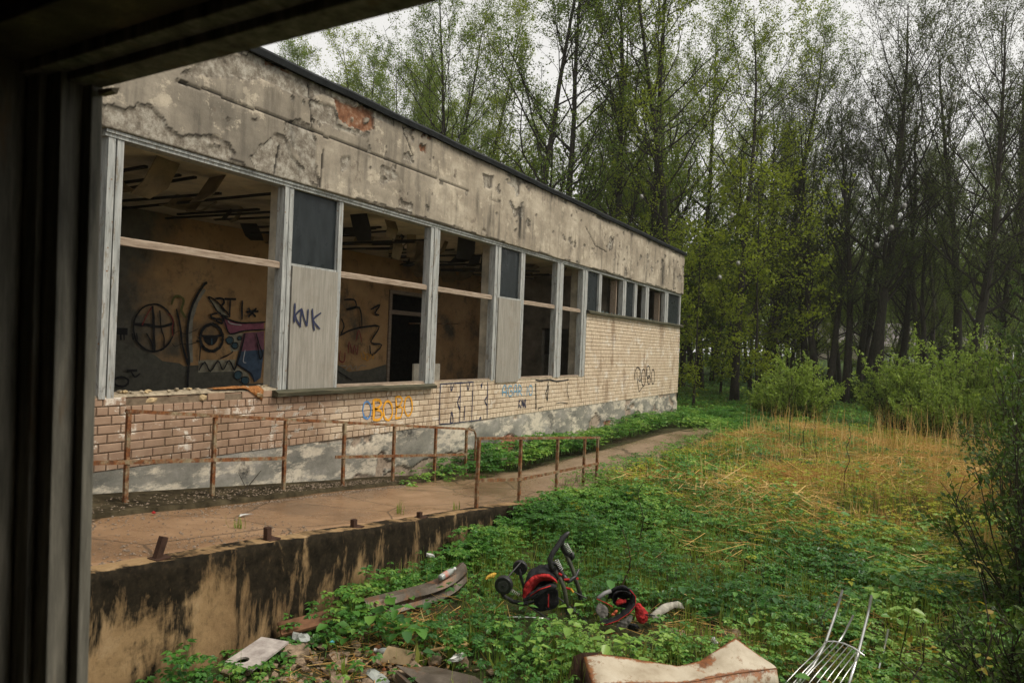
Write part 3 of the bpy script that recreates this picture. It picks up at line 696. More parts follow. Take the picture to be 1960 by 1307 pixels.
# retaining wall along the ramp
wy = np.linspace(1.3, 9.75, 240); nz = 22
V = []; D = []
prof = []
for i, y in enumerate(wy):
    zt = ramp_z(y)+.012+.02*float(fbm(y*4, 0, 2)-.5)
    edge = .02*float(fbm(y*7, 3, 6))
    for k in range(nz):
        f = k/(nz-1); z = zt-f*(zt+.35)
        x = -4.86+.018*float(fbm(y*2.5, z*2.5, 12)-.5)-(edge if k == 0 else edge*.3 if k == 1 else 0)
        V.append((x, y, z)); D.append(zt-z)
    for x in (-4.93, -5.0, -5.09):
        V.append((x, y, zt+.008*float(fbm(y*9, x*30, 9)-.5))); D.append(.6)
W = nz+3
def order(i): return [i*W+k for k in range(nz-1, -1, -1)]+[i*W+nz, i*W+nz+1, i*W+nz+2]
F = []
for i in range(len(wy)-1):
    a, b = order(i), order(i+1)
    for k in range(W-1): F.append((a[k], b[k], b[k+1], a[k+1]))
i = len(wy)-1
F = np.array(F)
me = np_mesh('retaining_wall', np.array(V), F, M['retain'], {'depth': np.array(D)}, smooth=False)
o = link('retaining_wall', me)
tag(o, 'low ochre concrete retaining wall with black mould running down, beside the ramp', 'retaining wall')
mb = MB(); ztE = ramp_z(9.75); mb.box(-5.09, -4.87, 9.74, 9.80, -.3, ztE+.005)
mb.build('end_face', M['dirt'], o)

# kerb and dirt strip between the ramp and the building
def kerb_x(y): return float(np.interp(y, [2, 3.9, 5.1, 7.5, 11], [-6.6, -6.66, -6.72, -7.02, -7.25]))
mb = MB(); rows = []
for y in np.linspace(1.4, 11.2, 110):
    z = ramp_z(y)-.04*max(0, (y-9)/2.2); n = float(fbm(y*3, 1, 21)-.5)
    k = kerb_x(y)+.05*n; rows.append([(k, y, z-.03), (k-.012, y, z+.05+.02*n), (k-.10, y, z+.055+.03*n), (k-.16, y, z+.03+.02*n), ((k-7.66)/2, y, z+.035+.03*n), (-7.66, y, z+.07)])
mb.sheet(rows)
tag(mb.build('dirt_strip', M['dirt'], smooth=True), kind='structure')

# ------------------------------------------------------------------ the abandoned building
B = empty('abandoned_building', (-7.6, 3.4, 0))
tag(B, 'long derelict single storey brick building with peeling plaster fascia and empty windows', 'building')
WX = -7.6
Y0, Y1 = 3.0, 26.2

# fascia: fine grid, plaster really lost where bare
FX = -7.52; FZ0, FZ1 = 4.87, 6.37
fy = np.concatenate([np.arange(2.6, 12, .022), np.arange(12, Y1+.001, .05)]); fy[-1] = Y1
fz = np.arange(FZ0, FZ1+.001, .024)
gy_, gz_ = np.meshgrid(fy, fz, indexing='ij')
wy_ = gy_+.10*(fbm(gy_*4, gz_*4, 31)-.5)+.05*(fbm(gy_*14, gz_*14, 33)-.5)
wz_ = gz_+.10*(fbm(gy_*4, gz_*4, 41)-.5)+.05*(fbm(gy_*14, gz_*14, 43)-.5)
bare = np.zeros(gy_.shape, bool); brk = np.zeros(gy_.shape, bool)
for kind, poly in FASCIA_PATCHES:
    m = inpoly(poly, wy_, wz_)
    if kind == 'bare': bare |= m
    else: brk |= m
nearf = sstep(12, 5, gy_)
bare |= fbm(gy_*1.6, gz_*2.4, 51, 5) > (.74-.02*nearf)
bare |= (fbm(gy_*5, gz_*5, 57, 4) > .79)
bare |= (gz_ < FZ0+.05*fbm(gy_*3, gz_*0, 61)+.0) & (fbm(gy_*1.3, gz_*0, 63) > .45)
bare |= (gz_ > FZ1-.10) & (fbm(gy_*2, gz_*4, 66) > .56+.08*sstep(9, 16, gy_))
brk &= fbm(gy_*7, gz_*7, 67) > .36
bare |= (gz_ > FZ1-.12) & (gy_ < 9) & (fbm(gy_*2.5, gz_*3, 68) > .45); brk |= (gz_ > FZ1-.10) & (gy_ < 10) & (fbm(gy_*4, gz_*6, 69) > .66)
dep = np.where(bare, .018, 0.)+np.where(brk, .03, 0.)
dep += np.where(bare | brk, .012*fbm(gy_*9, gz_*9, 71), .004*fbm(gy_*2, gz_*2, 73))
# joint between the two rows of slabs, and cracks
jl = 5.655+.012*(fbm(gy_*2, gz_*0, 75)-.5)*2
jd = np.abs(gz_-np.round((jl-FZ0)/.024)*.024-FZ0); jw = (gy_ > 5.1)*(1-sstep(9.5, 14.5, gy_))
jm = jw*(jd < .017)*(fbm(gy_*3, gz_*0, 77) > .10+.55*sstep(8.5, 13.5, gy_)); dep += .03*jm; crack_edge_shade = jm*1.
for (ya, za, yb, zb) in [(6.55, 4.9, 6.62, 5.3), (7.38, 4.9, 7.42, 5.45), (7.18, 5.7, 7.1, 6.3), (16.9, 5.9, 17.6, 5.5), (17.6, 5.5, 18.4, 5.45), (18.6, 5.5, 18.9, 5.95), (9.2, 6.3, 9.5, 5.9)]:
    tt = np.clip(((gy_-ya)*(yb-ya)+(gz_-za)*(zb-za))/((yb-ya)**2+(zb-za)**2), 0, 1)
    dd = np.hypot(gy_-ya-tt*(yb-ya)+.03*(fbm(gy_*9, gz_*9, 79)-.5), gz_-za-tt*(zb-za))
    dep += .02*(dd < .014); crack_edge_shade = np.maximum(crack_edge_shade, (dd < .014)*.9)
# edge shade painted into the colour along the borders of lost plaster
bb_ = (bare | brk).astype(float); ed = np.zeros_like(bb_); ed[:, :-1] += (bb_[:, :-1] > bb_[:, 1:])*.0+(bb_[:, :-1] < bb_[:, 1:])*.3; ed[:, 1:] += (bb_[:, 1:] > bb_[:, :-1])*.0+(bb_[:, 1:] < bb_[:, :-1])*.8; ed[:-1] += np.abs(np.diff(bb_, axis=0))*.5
crack_edge_shade = np.clip(np.maximum(crack_edge_shade, ed*(fbm(gy_*6, gz_*6, 81) > .42)), 0, 1)
soot = np.zeros_like(gy_)
srs = random.Random(8)
SO = [(13.35, 5.0, 5.85, .10, 1.0), (12.1, 5.1, 5.9, .05, .7), (11.6, 5.2, 5.8, .05, .6), (23.6, 4.95, 5.9, .22, .95), (24.9, 4.95, 5.8, .12, .8), (21.9, 5.0, 5.8, .08, .6), (19.3, 4.9, 5.5, .06, .6), (16.0, 5.0, 5.6, .07, .5), (10.0, 5.0, 5.5, .05, .5)]
for k in range(46):
    yy0 = srs.uniform(5, 26); zz0 = srs.uniform(4.9, 5.6); SO.append((yy0, zz0, zz0+srs.uniform(.3, .9), srs.uniform(.02, .09), srs.uniform(.15, .5)))
for (yc, z0, z1, w, k) in SO:
    soot = np.maximum(soot, k*np.exp(-((gy_-yc+.03*(fbm(gz_*3, gz_*0+yc, 83)-.5))/w)**2)*sstep(z0-.1, z0+.15, gz_)*sstep(z1+.15, z1-.25, gz_))
soot = np.maximum(soot, .55*sstep(FZ1-.22, FZ1, gz_+.12*(fbm(gy_*3, gz_*0, 85)-.5))*(fbm(gy_*2, gz_*0, 86) > .45))
V = np.stack([(FX-dep).ravel(), gy_.ravel(), gz_.ravel()], 1)
nb = len(V); nu, nv = gy_.shape
Fq = grid_faces(nu, nv)
# underside and far return: extra rows of vertices
und = np.stack([np.full(nu, -7.74), fy, np.full(nu, FZ0-.005)], 1)
top = np.stack([np.full(nu, -7.74), fy, np.full(nu, FZ1)], 1)
a = np.arange(nu-1)
Fu = np.stack([a*nv, nb+a, nb+a+1, (a+1)*nv], 1)
end = np.stack([np.full(nv, -7.74), np.full(nv, Y1), fz], 1); ne = nb+nu
b = np.arange(nv-1); lb = (nu-1)*nv
Fe = np.stack([lb+b, ne+b, ne+b+1, lb+b+1], 1)
V = np.concatenate([V, und, end]); F = np.concatenate([Fq, Fu, Fe])
ab = np.concatenate([bare.ravel().astype(float)*1., np.ones(nu)*.6, np.zeros(nv)])
ak = np.concatenate([brk.ravel().astype(float), np.zeros(nu), np.zeros(nv)])
z_ = np.zeros(nu+nv)
me = np_mesh('fascia', V, F, M['fascia'], {'bare': ab, 'brk': ak, 'soot': np.concatenate([soot.ravel(), z_]), 'crack_edge_shade': np.concatenate([crack_edge_shade.ravel(), z_])})
fo = link('fascia', me, B)
fo['label'] = 'cracked peeling plaster fascia with streaks'
mb = MB(); mb.box(-7.9, -7.745, 2.6, Y1-.01, FZ0, FZ1-.01); mb.build('lintel_beam', M['inplaster'], B)

# roof and its felt edge, slightly wavy
mb = MB()
mb.box(-19, -7.6, -2, Y1, FZ1+.002, FZ1+.07)
mb.build('roof', M['felt'], B)
mb = MB(); rows = []
for y in np.concatenate([np.arange(2.6, Y1, .35), [Y1+.04]]):
    w = .018*float(fbm(y*1.1, 0, 91)-.5)*2; d = .02*float(fbm(y*.8, 5, 92)-.5)
    rows.append([(-7.56, y, FZ1+.005), (-7.46+d, y, FZ1-.02+w), (-7.44+d, y, FZ1+.055+w), (-7.47+d, y, FZ1+.095+w), (-7.75, y, FZ1+.085)])
mb.sheet(rows); mb.add([rows[-1][k] for k in range(5)], [(0, 1, 2, 3, 4)])
mb.build('roof_flashing', M['felt'], B)

# brick walls
BR = empty('brick_wall', (0, 0, 0), B); BR.matrix_parent_inverse = parent_inv(B)
mb = MB(); mb.box(-7.9, WX-.0145, 2.4, Y1-.012, 1.152, 1.93); mb.box(-7.9, WX-.0145, 17.36, Y1-.012, 1.935, 3.62)
mb.build('mortar_bed', M['mortar'], BR)
def brick_mesh(lx, j):
    """front-bevelled brick, 0..lx along Y, chipped a little"""
    h, d, b = .088, .05, .006
    r = random.Random(j)
    jit = lambda s: r.uniform(-s, s)
    out = [(0, 0), (lx, 0), (lx, h), (0, h)]
    vs = [(-d, y, z) for y, z in out]+[(-b, y, z) for y, z in out]
    inn = [(b, b), (lx-b, b), (lx-b, h-b), (b, h-b)]
    vs += [(jit(.0015), y+jit(.003), z+jit(.0025)) for y, z in inn]
    fs = []
    for k in range(4):
        q = (k+1) % 4
        fs += [(k, q, 4+q, 4+k), (4+k, 4+q, 8+q, 8+k)]
    fs.append((8, 9, 10, 11))
    me = bpy.data.meshes.new('brick'); me.from_pydata(vs, [], fs); me.materials.append(M['brick']); me.update(); return me
STRET = [brick_mesh(.25, k) for k in range(5)]; HEAD = [brick_mesh(.12, 20+k) for k in range(4)]
PIT, CH = .26, .1012
spots = []
def course(y0, y1, z, header, off):
    L = .13 if header else PIT
    y = y0+off-L
    while y < y1:
        a, b = max(y, y0), min(y+L-.01, y1)
        if b-a > .04: spots.append((a, b-a, z, header))
        y += L
for k in range(8):
    z = 1.152+.004+k*CH
    hd = k in (0, 6)
    if k == 7:  # top course, broken away here and there
        course(3.3, 17.36, z, False, .07)
    else: course(3.3, 17.36, z, hd, (0, .13)[k % 2]+.02*(k % 3))
for k in range(25):
    z = 1.156+k*CH
    course(17.375 if k < 8 else 17.365, Y1-.0, z, k % 6 == 0, (0, .13)[k % 2])
brng = random.Random(5)
near = [s for s in spots if s[0]+s[1] > 4.1]
near.sort(key=lambda s: s[0]/(1 if not s[3] else .72))
sel = set(id(s) for s in near[:298])
stuff = MB()
broken = 0
for s in spots:
    y, L, z, hd = s
    base = brng.choice(HEAD if hd else STRET); full = .12 if hd else .25
    x = WX+brng.uniform(-.003, .003)
    if abs(z-(1.156+7*CH)) < .01 and (4.4 < y < 6.9) and brng.random() < .5:
        x -= brng.uniform(.012, .05)
    if id(s) in sel:
        o = bpy.data.objects.new('brick', base); COL.objects.link(o); o.parent = BR
        o.location = (x, y, z); o.scale = (1, L/full, 1)
        o.rotation_euler = (brng.uniform(-.006, .006), 0, brng.uniform(-.008, .008))
    else:
        vv = [(x+v.co.x, y+v.co.y*L/full, z+v.co.z) for v in base.vertices]
        stuff.add(vv, [tuple(p.vertices) for p in base.polygons])
o = stuff.build('far_bricks', M['brick'], BR, fix=False); o['kind'] = 'stuff'
# ragged broken sill of brick and mortar under the first window
mb = MB(); rows = []
for y in np.linspace(3.4, 6.86, 90):
    n = [float(fbm(y*5, k*3.1, 101)-.5) for k in range(5)]
    rows.append([(WX-.005+.02*n[0], y, 1.955), (WX-.01+.03*n[1], y, 1.975+.04*n[1]), (WX-.07, y, 1.985+.05*n[2]), (WX-.16, y, 1.99+.04*n[3]), (WX-.3, y, 1.985+.02*n[4])])
mb.sheet(rows); mb.build('broken_sill', M['mortar_pale'], B)
def chunk(mb, c, s, seed):
    r = random.Random(seed); bm = bmesh.new(); bmesh.ops.create_icosphere(bm, subdivisions=1, radius=1)
    ax = [r.uniform(.7, 1.2) for _ in range(3)]
    ang = r.uniform(0, 6.28)
    vs = []
    for v in bm.verts:
        p = Vector((v.co.x*ax[0]*s[0], v.co.y*ax[1]*s[1], v.co.z*ax[2]*s[2]))*r.uniform(.72, 1.12)
        p.rotate(Matrix.Rotation(ang, 3, 'Z')); vs.append(p+Vector(c))
    mb.add(vs, [tuple(v.index for v in f.verts) for f in bm.faces]); bm.free()
for k in range(26):
    y = RND.uniform(4.5, 6.8); mb = MB()
    chunk(mb, (WX-RND.uniform(.03, .22), y, 1.99+RND.uniform(0, .02)), (.03, RND.uniform(.025, .07), .02), k)
    mb.build('mortar_chunk', M['mortar_pale'] if k % 3 else M['raw_brick'], B)
for y, w in [(4.95, .2), (5.62, .16), (6.48, .22)]:
    mb = MB(); chunk(mb, (WX-.03, y, 1.90), (.035, w*.6, .05), int(y*100)); mb.build('spalled_brick', M['raw_brick'], B)

# plinth with lost render
py = np.concatenate([np.arange(2.6, 12, .03), np.arange(12, Y1+.001, .07)]); py[-1] = Y1
pz = np.arange(-.25, 1.1501, .03); pz[-1] = 1.150
gy_, gz_ = np.meshgrid(py, pz, indexing='ij')
n1 = fbm(gy_*1.1, gz_*1.6, 111, 5)
lowline = .62+.25*(fbm(gy_*.9, gy_*0, 113)-.5)*2-.32*sstep(12, 17, gy_)
bare = (gz_ < lowline-.12*sstep(6, 8, gy_)+.14*(fbm(gy_*6, gz_*6, 115)-.5)) & (gy_ > 8.3) & (gy_ < 20)
bare |= n1 > .66
bare &= ~((gy_ > 4) & (gy_ < 7.2) & (n1 < .7))
brk = (gz_ < .62) & (gz_ > .12) & (fbm(gy_*1.2, gz_*2, 117) > .55) & (gy_ > 17) & (gy_ < 23)
brk |= (np.hypot((gy_-13.4)/.35, (gz_-.55)/.2) < 1+.3*(fbm(gy_*5, gz_*5, 118)-.5))
dep = np.where(bare, .022+.02*fbm(gy_*8, gz_*8, 119), .005*fbm(gy_*2, gz_*2, 121))+np.where(brk, .02, 0)
pe = np.zeros_like(dep); bb_ = (bare | brk)*1.; pe[:, :-1] += (bb_[:, :-1] > bb_[:, 1:])*.9; pe[1:] += np.abs(np.diff(bb_, axis=0))*.4; pe = np.clip(pe*(fbm(gy_*5, gz_*5, 123) > .42), 0, 1)  # edge shade painted under the lips and sides of lost render
V = np.stack([(WX-.008-dep).ravel(), gy_.ravel(), gz_.ravel()], 1)
nu, nv = gy_.shape; nb = len(V)
end = np.stack([np.full(nv, -7.9), np.full(nv, Y1), pz], 1); bb = np.arange(nv-1); lb = (nu-1)*nv
F = np.concatenate([grid_faces(nu, nv), np.stack([lb+bb, nb+bb, nb+bb+1, lb+bb+1], 1)])
V = np.concatenate([V, end])
me = np_mesh('plinth', V, F, M['plinth'], {'bare': np.concatenate([bare.ravel()*1., np.zeros(nv)]), 'brk': np.concatenate([brk.ravel()*1., np.zeros(nv)]), 'crack_edge_shade': np.concatenate([pe.ravel(), np.zeros(nv)])})
link('plinth', me, B)['label'] = 'grey rendered plinth with flaked patches'

# walls out of sight: far end, back, floor, ceiling
BX = -12.6
mb = MB(); mb.box(-19, -7.9, Y1-.3, Y1-.02, -.2, FZ1)
mb.build('end_wall', M['inplaster'], B)
mb = MB()
mb.box(BX-.25, BX, -1, 15.1, .9, 4.98); mb.box(BX-.25, BX, 16.95, 20.4, .9, 4.98); mb.box(BX-.25, BX, 15.1, 16.95, 4.12, 4.98)
mb.build('back_wall', M['inwall'], B)
mb = MB(); mb.box(BX-.25, BX, 20.4, Y1-.31, .9, 2.4); mb.box(BX-.25, BX, 20.4, Y1-.31, 4.3, 4.98)
for y in (20.4, 22.2, 24, 25.6): mb.box(BX-.2, BX-.05, y, y+.25, 2.4, 4.3)
mb.build('far_back_wall', M['inplaster'], B)
mb = MB(); mb.box(-19, -7.91, -2, Y1-.31, .95, 1.1); mb.build('floor', M['inplaster'], B)
mb = MB(); mb.box(-19, -7.91, -2, Y1-.31, 4.99, 5.1); mb.build('ceiling', M['ceil'], B)
mb = MB(); mb.box(-19, -7.8, 2.35, 2.6, .9, 5); mb.build('near_cross_wall', M['inplaster'], B)
mb = MB(); mb.box(BX, -10.4, 20.2, 20.4, 1.1, 4.98); mb.box(-9.3, -8.2, 20.2, 20.4, 1.1, 4.98); mb.box(-10.4, -9.3, 20.2, 20.4, 3.3, 4.98)
mb.build('cross_wall', M['inplaster'], B)
mb = MB(); mb.box(BX-3.2, BX-3, 10, 26, .9, 4.98); mb.build('corridor_wall', M['soot'], B)
for y in (7.02, 12.82, 17.42, 20.72, 25.1):
    mb = MB(); mb.box(-8.14, -7.80, y, y+.36, 1.1, 4.98); mb.build('column', M['inplaster2'], B, bevel=.012)
# door frame in the back wall
df = MB(); fx = BX+.02
for a in [(15.1, 15.2, 1.1, 4.12), (16.85, 16.95, 1.1, 4.12)]: df.box(fx-.2, fx+.03, *a)
df.box(fx-.2, fx+.03, 15.2, 16.85, 4.02, 4.12); df.box(fx-.2, fx+.03, 15.2, 16.85, 3.45, 3.56)
df.build('door_frame', M['wood'], B)
for (a, b) in [((-11.6, 15.4, 1.2), (-12.3, 16.2, 3.2)), ((-11.7, 15.9, 1.2), (-12.3, 16.2, 3.2)), ((-12.1, 15.4, 3.2), (-12.1, 17.8, 3.3))]:
    mb = MB(); mb.tube([a, b], .018, 6); mb.build('bent_pipe', M['rust'], B)
# ceiling ruin: hanging boards, laths
ruin = random.Random(21)
for k in range(46):
    x = ruin.uniform(-12.4, -8.4); y = ruin.uniform(5.2, 19.5); w = ruin.uniform(.15, .6); l = ruin.uniform(.2, .9)
    mb = MB(); dz = ruin.uniform(.1, .55); a = ruin.uniform(0, 3.14)
    p0 = Vector((x, y, 4.985)); e = Vector((math.cos(a), math.sin(a), 0))*w; g = Vector((-math.sin(a)*l*.6, math.cos(a)*l*.6, -dz))
    mid = p0+g*.5+Vector((0, 0, -.08))
    mb.sheet([[p0, p0+e], [mid, mid+e*1.05], [p0+g, p0+g+e*.8]])
    mb.build('hanging_board', M['hang'] if ruin.random() < .6 else M['soot'], B, solid=.012)
for k in range(30):
    y = 5.5+k*.46; z = 4.9-ruin.uniform(0, .14)
    mb = MB(); xa = ruin.uniform(-12.5, -11); xb = ruin.uniform(-10, -8.3)
    mb.bar((xa, y, z), (xb, y+ruin.uniform(-.2, .2), z-ruin.uniform(-.06, .12)), .05, .035)
    mb.build('lath', M['soot'], B)
for y, x, l in [(8.6, -9.0, .75), (8.9, -9.05, .5), (11.5, -9.6, .5), (10.1, -8.6, .3)]:
    mb = MB(); mb.sheet([[(x, y, 4.96), (x+.04, y+.26, 4.96)], [(x+.05, y+.02, 4.96-l*.5), (x+.1, y+.28, 4.96-l*.55)], [(x, y+.03, 4.96-l), (x+.03, y+.27, 4.93-l)]])
    mb.build('hanging_board', M['hang'], B, solid=.012)
# panel leaning inside, with scrawl
mb = MB(); mb.box(-9.75, -9.70, 12.6, 13.6, 1.1, 2.2); lp = mb.build('leaning_panel', M['inplaster2'], B)

# graffiti ribbons -----------------------------------------------------------
def ribbon(mb, pts, w, x, seed=0):
    """flat painted stroke on a plane of constant x; pts are (y, z)"""
    r = random.Random(seed)
    if len(pts) > 2:                                   # smooth hand-drawn curve
        q_ = []; cl = pts[0] == pts[-1]
        for i in range(len(pts)-1):
            p0 = pts[i-1] if i else (pts[-2] if cl else pts[0]); p1 = pts[i]; p2_ = pts[i+1]; p3_ = pts[i+2] if i+2 < len(pts) else (pts[1] if cl else pts[-1])
            for k in range(3):
                u = k/3; q_.append(tuple(.5*(2*p1[a]+(p2_[a]-p0[a])*u+(2*p0[a]-5*p1[a]+4*p2_[a]-p3_[a])*u*u+(3*p1[a]-p0[a]-3*p2_[a]+p3_[a])*u**3)+r.gauss(0, w*.05) for a in (0, 1)))
        pts = q_+[pts[-1]]
    n = len(pts); L = []; Rr = []
    for i in range(n):
        a = pts[max(i-1, 0)]; b = pts[min(i+1, n-1)]
        dy, dz = b[0]-a[0], b[1]-a[1]; l = math.hypot(dy, dz) or 1
        ww = w*.5*r.uniform(.82, 1.15)
        if i in (0, n-1) and n > 2 and pts[0] != pts[-1]: ww *= .7
        L.append((x, pts[i][0]-dz/l*ww, pts[i][1]+dy/l*ww)); Rr.append((x, pts[i][0]+dz/l*ww, pts[i][1]-dy/l*ww))
    mb.sheet([L, Rr])
GR = empty('wall_graffiti', (0, 0, 0), B); GR.matrix_parent_inverse = parent_inv(B)
MU = empty('mural', (0, 0, 0), B); MU.matrix_parent_inverse = parent_inv(B)
lay = 0
for k, (c, poly) in enumerate(MURAL_FILLS):
    mb = MB(); lay = .004+.0012*k; mb.add([(BX+lay, y, z) for y, z in poly], [tuple(range(len(poly)))])
    mb.build('painted_shape', M['p_'+c], MU, fix=False)
groups = {}
for k, (c, w, pts) in enumerate(MURAL_STROKES):
    mb = MB(); ribbon(mb, pts, w, BX+.036+.0008*k, k); mb.build('painted_stroke', M['p_'+c], MU, fix=False)
for k, (c, w, pts) in enumerate(WALL_STROKES):
    if c == 'chalk':
        groups.setdefault(c, MB()); ribbon(groups[c], pts, w, WX+.0055, k); continue
    mb = MB(); ribbon(mb, pts, w*1.25, WX+.0055+.0004*(k % 9), k)
    mb.build('painted_stroke', M['p_blue2'] if c == 'blue' else M['p_'+c], GR, fix=False)
o = groups['chalk'].build('chalk_tally_marks', M['p_chalk'], GR, fix=False)

# window band ----------------------------------------------------------------
ZS, ZT, ZM = 1.96, 4.865, 3.69
def vert(y0, y1, z0, z1, parent, x1=-7.60, name='mullion'):
    """mullion built up of flat boards with a groove"""
    mb = MB(); w = y1-y0
    mb.box(-7.74, x1-.03, y0, y1, z0, z1)
    if w > .14:
        mb.box(x1-.0299, x1+.005, y0+.004, y0+w*.44, z0+.002, z1-.002, .002); mb.box(x1-.0299, x1, y0+w*.56, y1-.004, z0+.003, z1-.003, .002)
        if w > .26: mb.box(x1-.0005, x1+.02, y0+w*.36, y0+w*.64, z0+.004, z1-.004, .002)
    else: mb.box(x1-.0299, x1, y0+.012, y1-.012, z0+.002, z1-.002, .002)
    return mb.build(name, M['frame'], parent)
WB = empty('window_band', (0, 0, 0), B); WB.matrix_parent_inverse = parent_inv(B)
mb = MB(); mb.box(-7.76, -7.585, 4.3, 17.4, ZT-.075, ZT-.002); mb.box(-7.60, -7.565, 4.3, 17.4, ZT-.035, ZT-.003)
mb.build('head_rail', M['frame'], WB)
mb = MB(); mb.box(-7.76, -7.585, 17.4, 26.15, ZT-.06, ZT-.002); mb.build('head_rail', M['frame'], WB)
for y0, y1 in [(4.34, 4.52), (6.80, 6.97), (7.86, 7.97), (10.20, 10.50), (12.48, 12.73), (13.60, 13.80), (15.45, 15.83), (17.0, 17.34)]:
    vert(y0, y1, ZS-.02, ZT-.076, WB)
for y0, y1 in [(18.12, 18.34), (20.0, 20.3), (21.03, 21.28), (22.1, 22.45), (24.2, 24.6), (26.02, 26.18)]:
    vert(y0, y1, 3.73, ZT-.062, WB)
def transom(y0, y1, z, dz=0, tilt=0):
    mb = MB(); n = 8; rows = []
    for i in range(n+1):
        y = y0+(y1-y0)*i/n; s = .012*float(fbm(y*3, 1, 131)-.5)+tilt*(i/n)
        rows.append([(-7.72, y, z-.035+s), (-7.635, y, z-.04+s), (-7.632, y, z+.03+s), (-7.66, y, z+.045+s), (-7.72, y, z+.045+s)])
    mb.sheet(rows); return mb.build('transom', M['wood'], WB, solid=.01)
for y0, y1 in [(4.53, 6.79), (7.98, 10.19), (10.51, 12.47), (13.81, 15.44), (15.84, 16.99)]: transom(y0, y1, ZM)
# bottom rails of the openings
for y0, y1 in [(7.98, 10.19), (10.51, 12.47), (13.81, 15.44), (15.84, 16.99)]:
    mb = MB(); mb.box(-7.72, -7.615, y0, y1, ZS-.02, ZS+.03, .006); mb.build('bottom_rail', M['wood'], WB)
# sills
mb = MB(); rows = []
for y in np.linspace(6.72, 10.42, 40):
    s = .015*float(fbm(y*2, 2, 141)-.5)-.012*(y > 9)
    rows.append([(-7.60, y, 1.865+s), (-7.49, y, 1.872+s), (-7.475, y, 1.925+s), (-7.54, y, 1.955+s), (-7.74, y, 1.965+s)])
mb.sheet(rows)
mb.add([rows[0][k] for k in range(5)], [(0, 1, 2, 3, 4)]); mb.add([rows[-1][k] for k in range(5)], [(4, 3, 2, 1, 0)])
o = mb.build('sill', M['sill'], WB); o['label'] = 'mossy rotten wooden sill'
mb = MB(); rows = []
for y in np.linspace(17.30, 26.3, 60):
    s = .02*float(fbm(y*.8, 2, 143)-.5)
    rows.append([(-7.60, y, 3.645+s), (-7.50, y, 3.65+s), (-7.49, y, 3.70+s), (-7.56, y, 3.735+s), (-7.80, y, 3.74+s)])
mb.sheet(rows); mb.add([rows[-1][k] for k in range(5)], [(4, 3, 2, 1, 0)]); mb.build('sill', M['sill'], WB)
mb = MB(); mb.box(-7.85, -7.6, 10.5, 17.36, 1.93, 1.962, .008); mb.build('sill_bed', M['mortar_pale'], WB)
# plywood lower panels, dark glass above them
def panel(y0, y1, z0, z1, rot=0):
    mb = MB(); mb.box(-7.605, -7.572, y0, y1, z0, z1, .004); return mb.build('plywood_panel', M['ply'], WB)
pp = panel(6.975, 7.865, 1.955, 3.70); p2 = panel(12.66, 13.62, 1.90, 3.70)
for k, (c, w, pts) in enumerate(PANEL_STROKES):
    mb = MB(); ribbon(mb, pts, w*1.35, -7.562+.0006*k, 300+k); mb.build('painted_stroke', M['p_navy'], pp, fix=False)
def glass(y0, y1, z0, z1):
    mb = MB(); mb.box(-7.665, -7.655, y0, y1, z0, z1); return mb.build('glass_pane', M['glass'], WB)
for y0, y1, z0 in [(6.97, 7.86, 3.71), (12.73, 13.60, 3.71), (17.34, 18.12, 3.74), (20.3, 21.03, 3.74), (24.6, 26.02, 3.74)]:
    glass(y0, y1, z0, ZT-.07)
for y0, y1 in [(6.97, 7.86), (12.73, 13.60)]:
    mb = MB(); mb.box(-7.70, -7.60, y0, y1, 3.701, 3.735, .003); mb.build('mid_rail', M['frame'], WB)
sh = random.Random(3)
for y0, y1, z in [(6.99, 7.84, 3.74), (12.75, 13.58, 3.74), (18.36, 19.9, 3.74), (21.3, 22.0, 3.74), (22.5, 24.1, 3.74), (24.6, 26.0, 3.74)]:
    y = y0
    while y < y1-.1:
        l = sh.uniform(.06, .22); h = sh.uniform(.01, .07)
        if sh.random() < .45: y += l; continue
        mb = MB(); mb.add([(-7.64, y, z), (-7.64, min(y+l, y1), z), (-7.635, y+l*sh.uniform(.2, .8), z+h)], [(0, 1, 2)])
        mb.build('glass_shard', M['shard'] if y > 18 else M['glass'], WB, fix=False, solid=.004); y += l
# inner casement edges of the high windows
for y in (19.86, 24.06):
    mb = MB(); mb.box(-7.95, -7.76, y, y+.05, 3.75, 4.78); mb.build('casement_edge', M['wood'], WB)
# orange rag on the sill
mb = MB(); rows = []
for i in range(15):
    f = i/14; y = 5.78+.78*f; n = float(fbm(y*9, 3, 151)-.5); n2 = float(fbm(y*14, 8, 152)-.5)
    w = .05+.05*abs(n)+.02*math.sin(f*3.1); dr = .30*max(0, f-.62)*2.2
    rows.append([(-7.70-w*.3, y, 2.005+.02*n2), (-7.66, y+.03*n, 2.02+.03*n), (-7.61+.02*n2, y+.04*n2, 2.015+.03*n2-dr*.25), (-7.59+.012*n, y+.05*n, 2.0-.02*n2-dr*.7)])
mb.sheet(rows); o = mb.build('rag', simple('orange_rag', (.30, .13, .045), .95, .6, 30, .1, bumpy=1), None, smooth=True, solid=.008)
tag(o, 'crumpled orange-brown rag lying on the broken brick sill', 'rag')

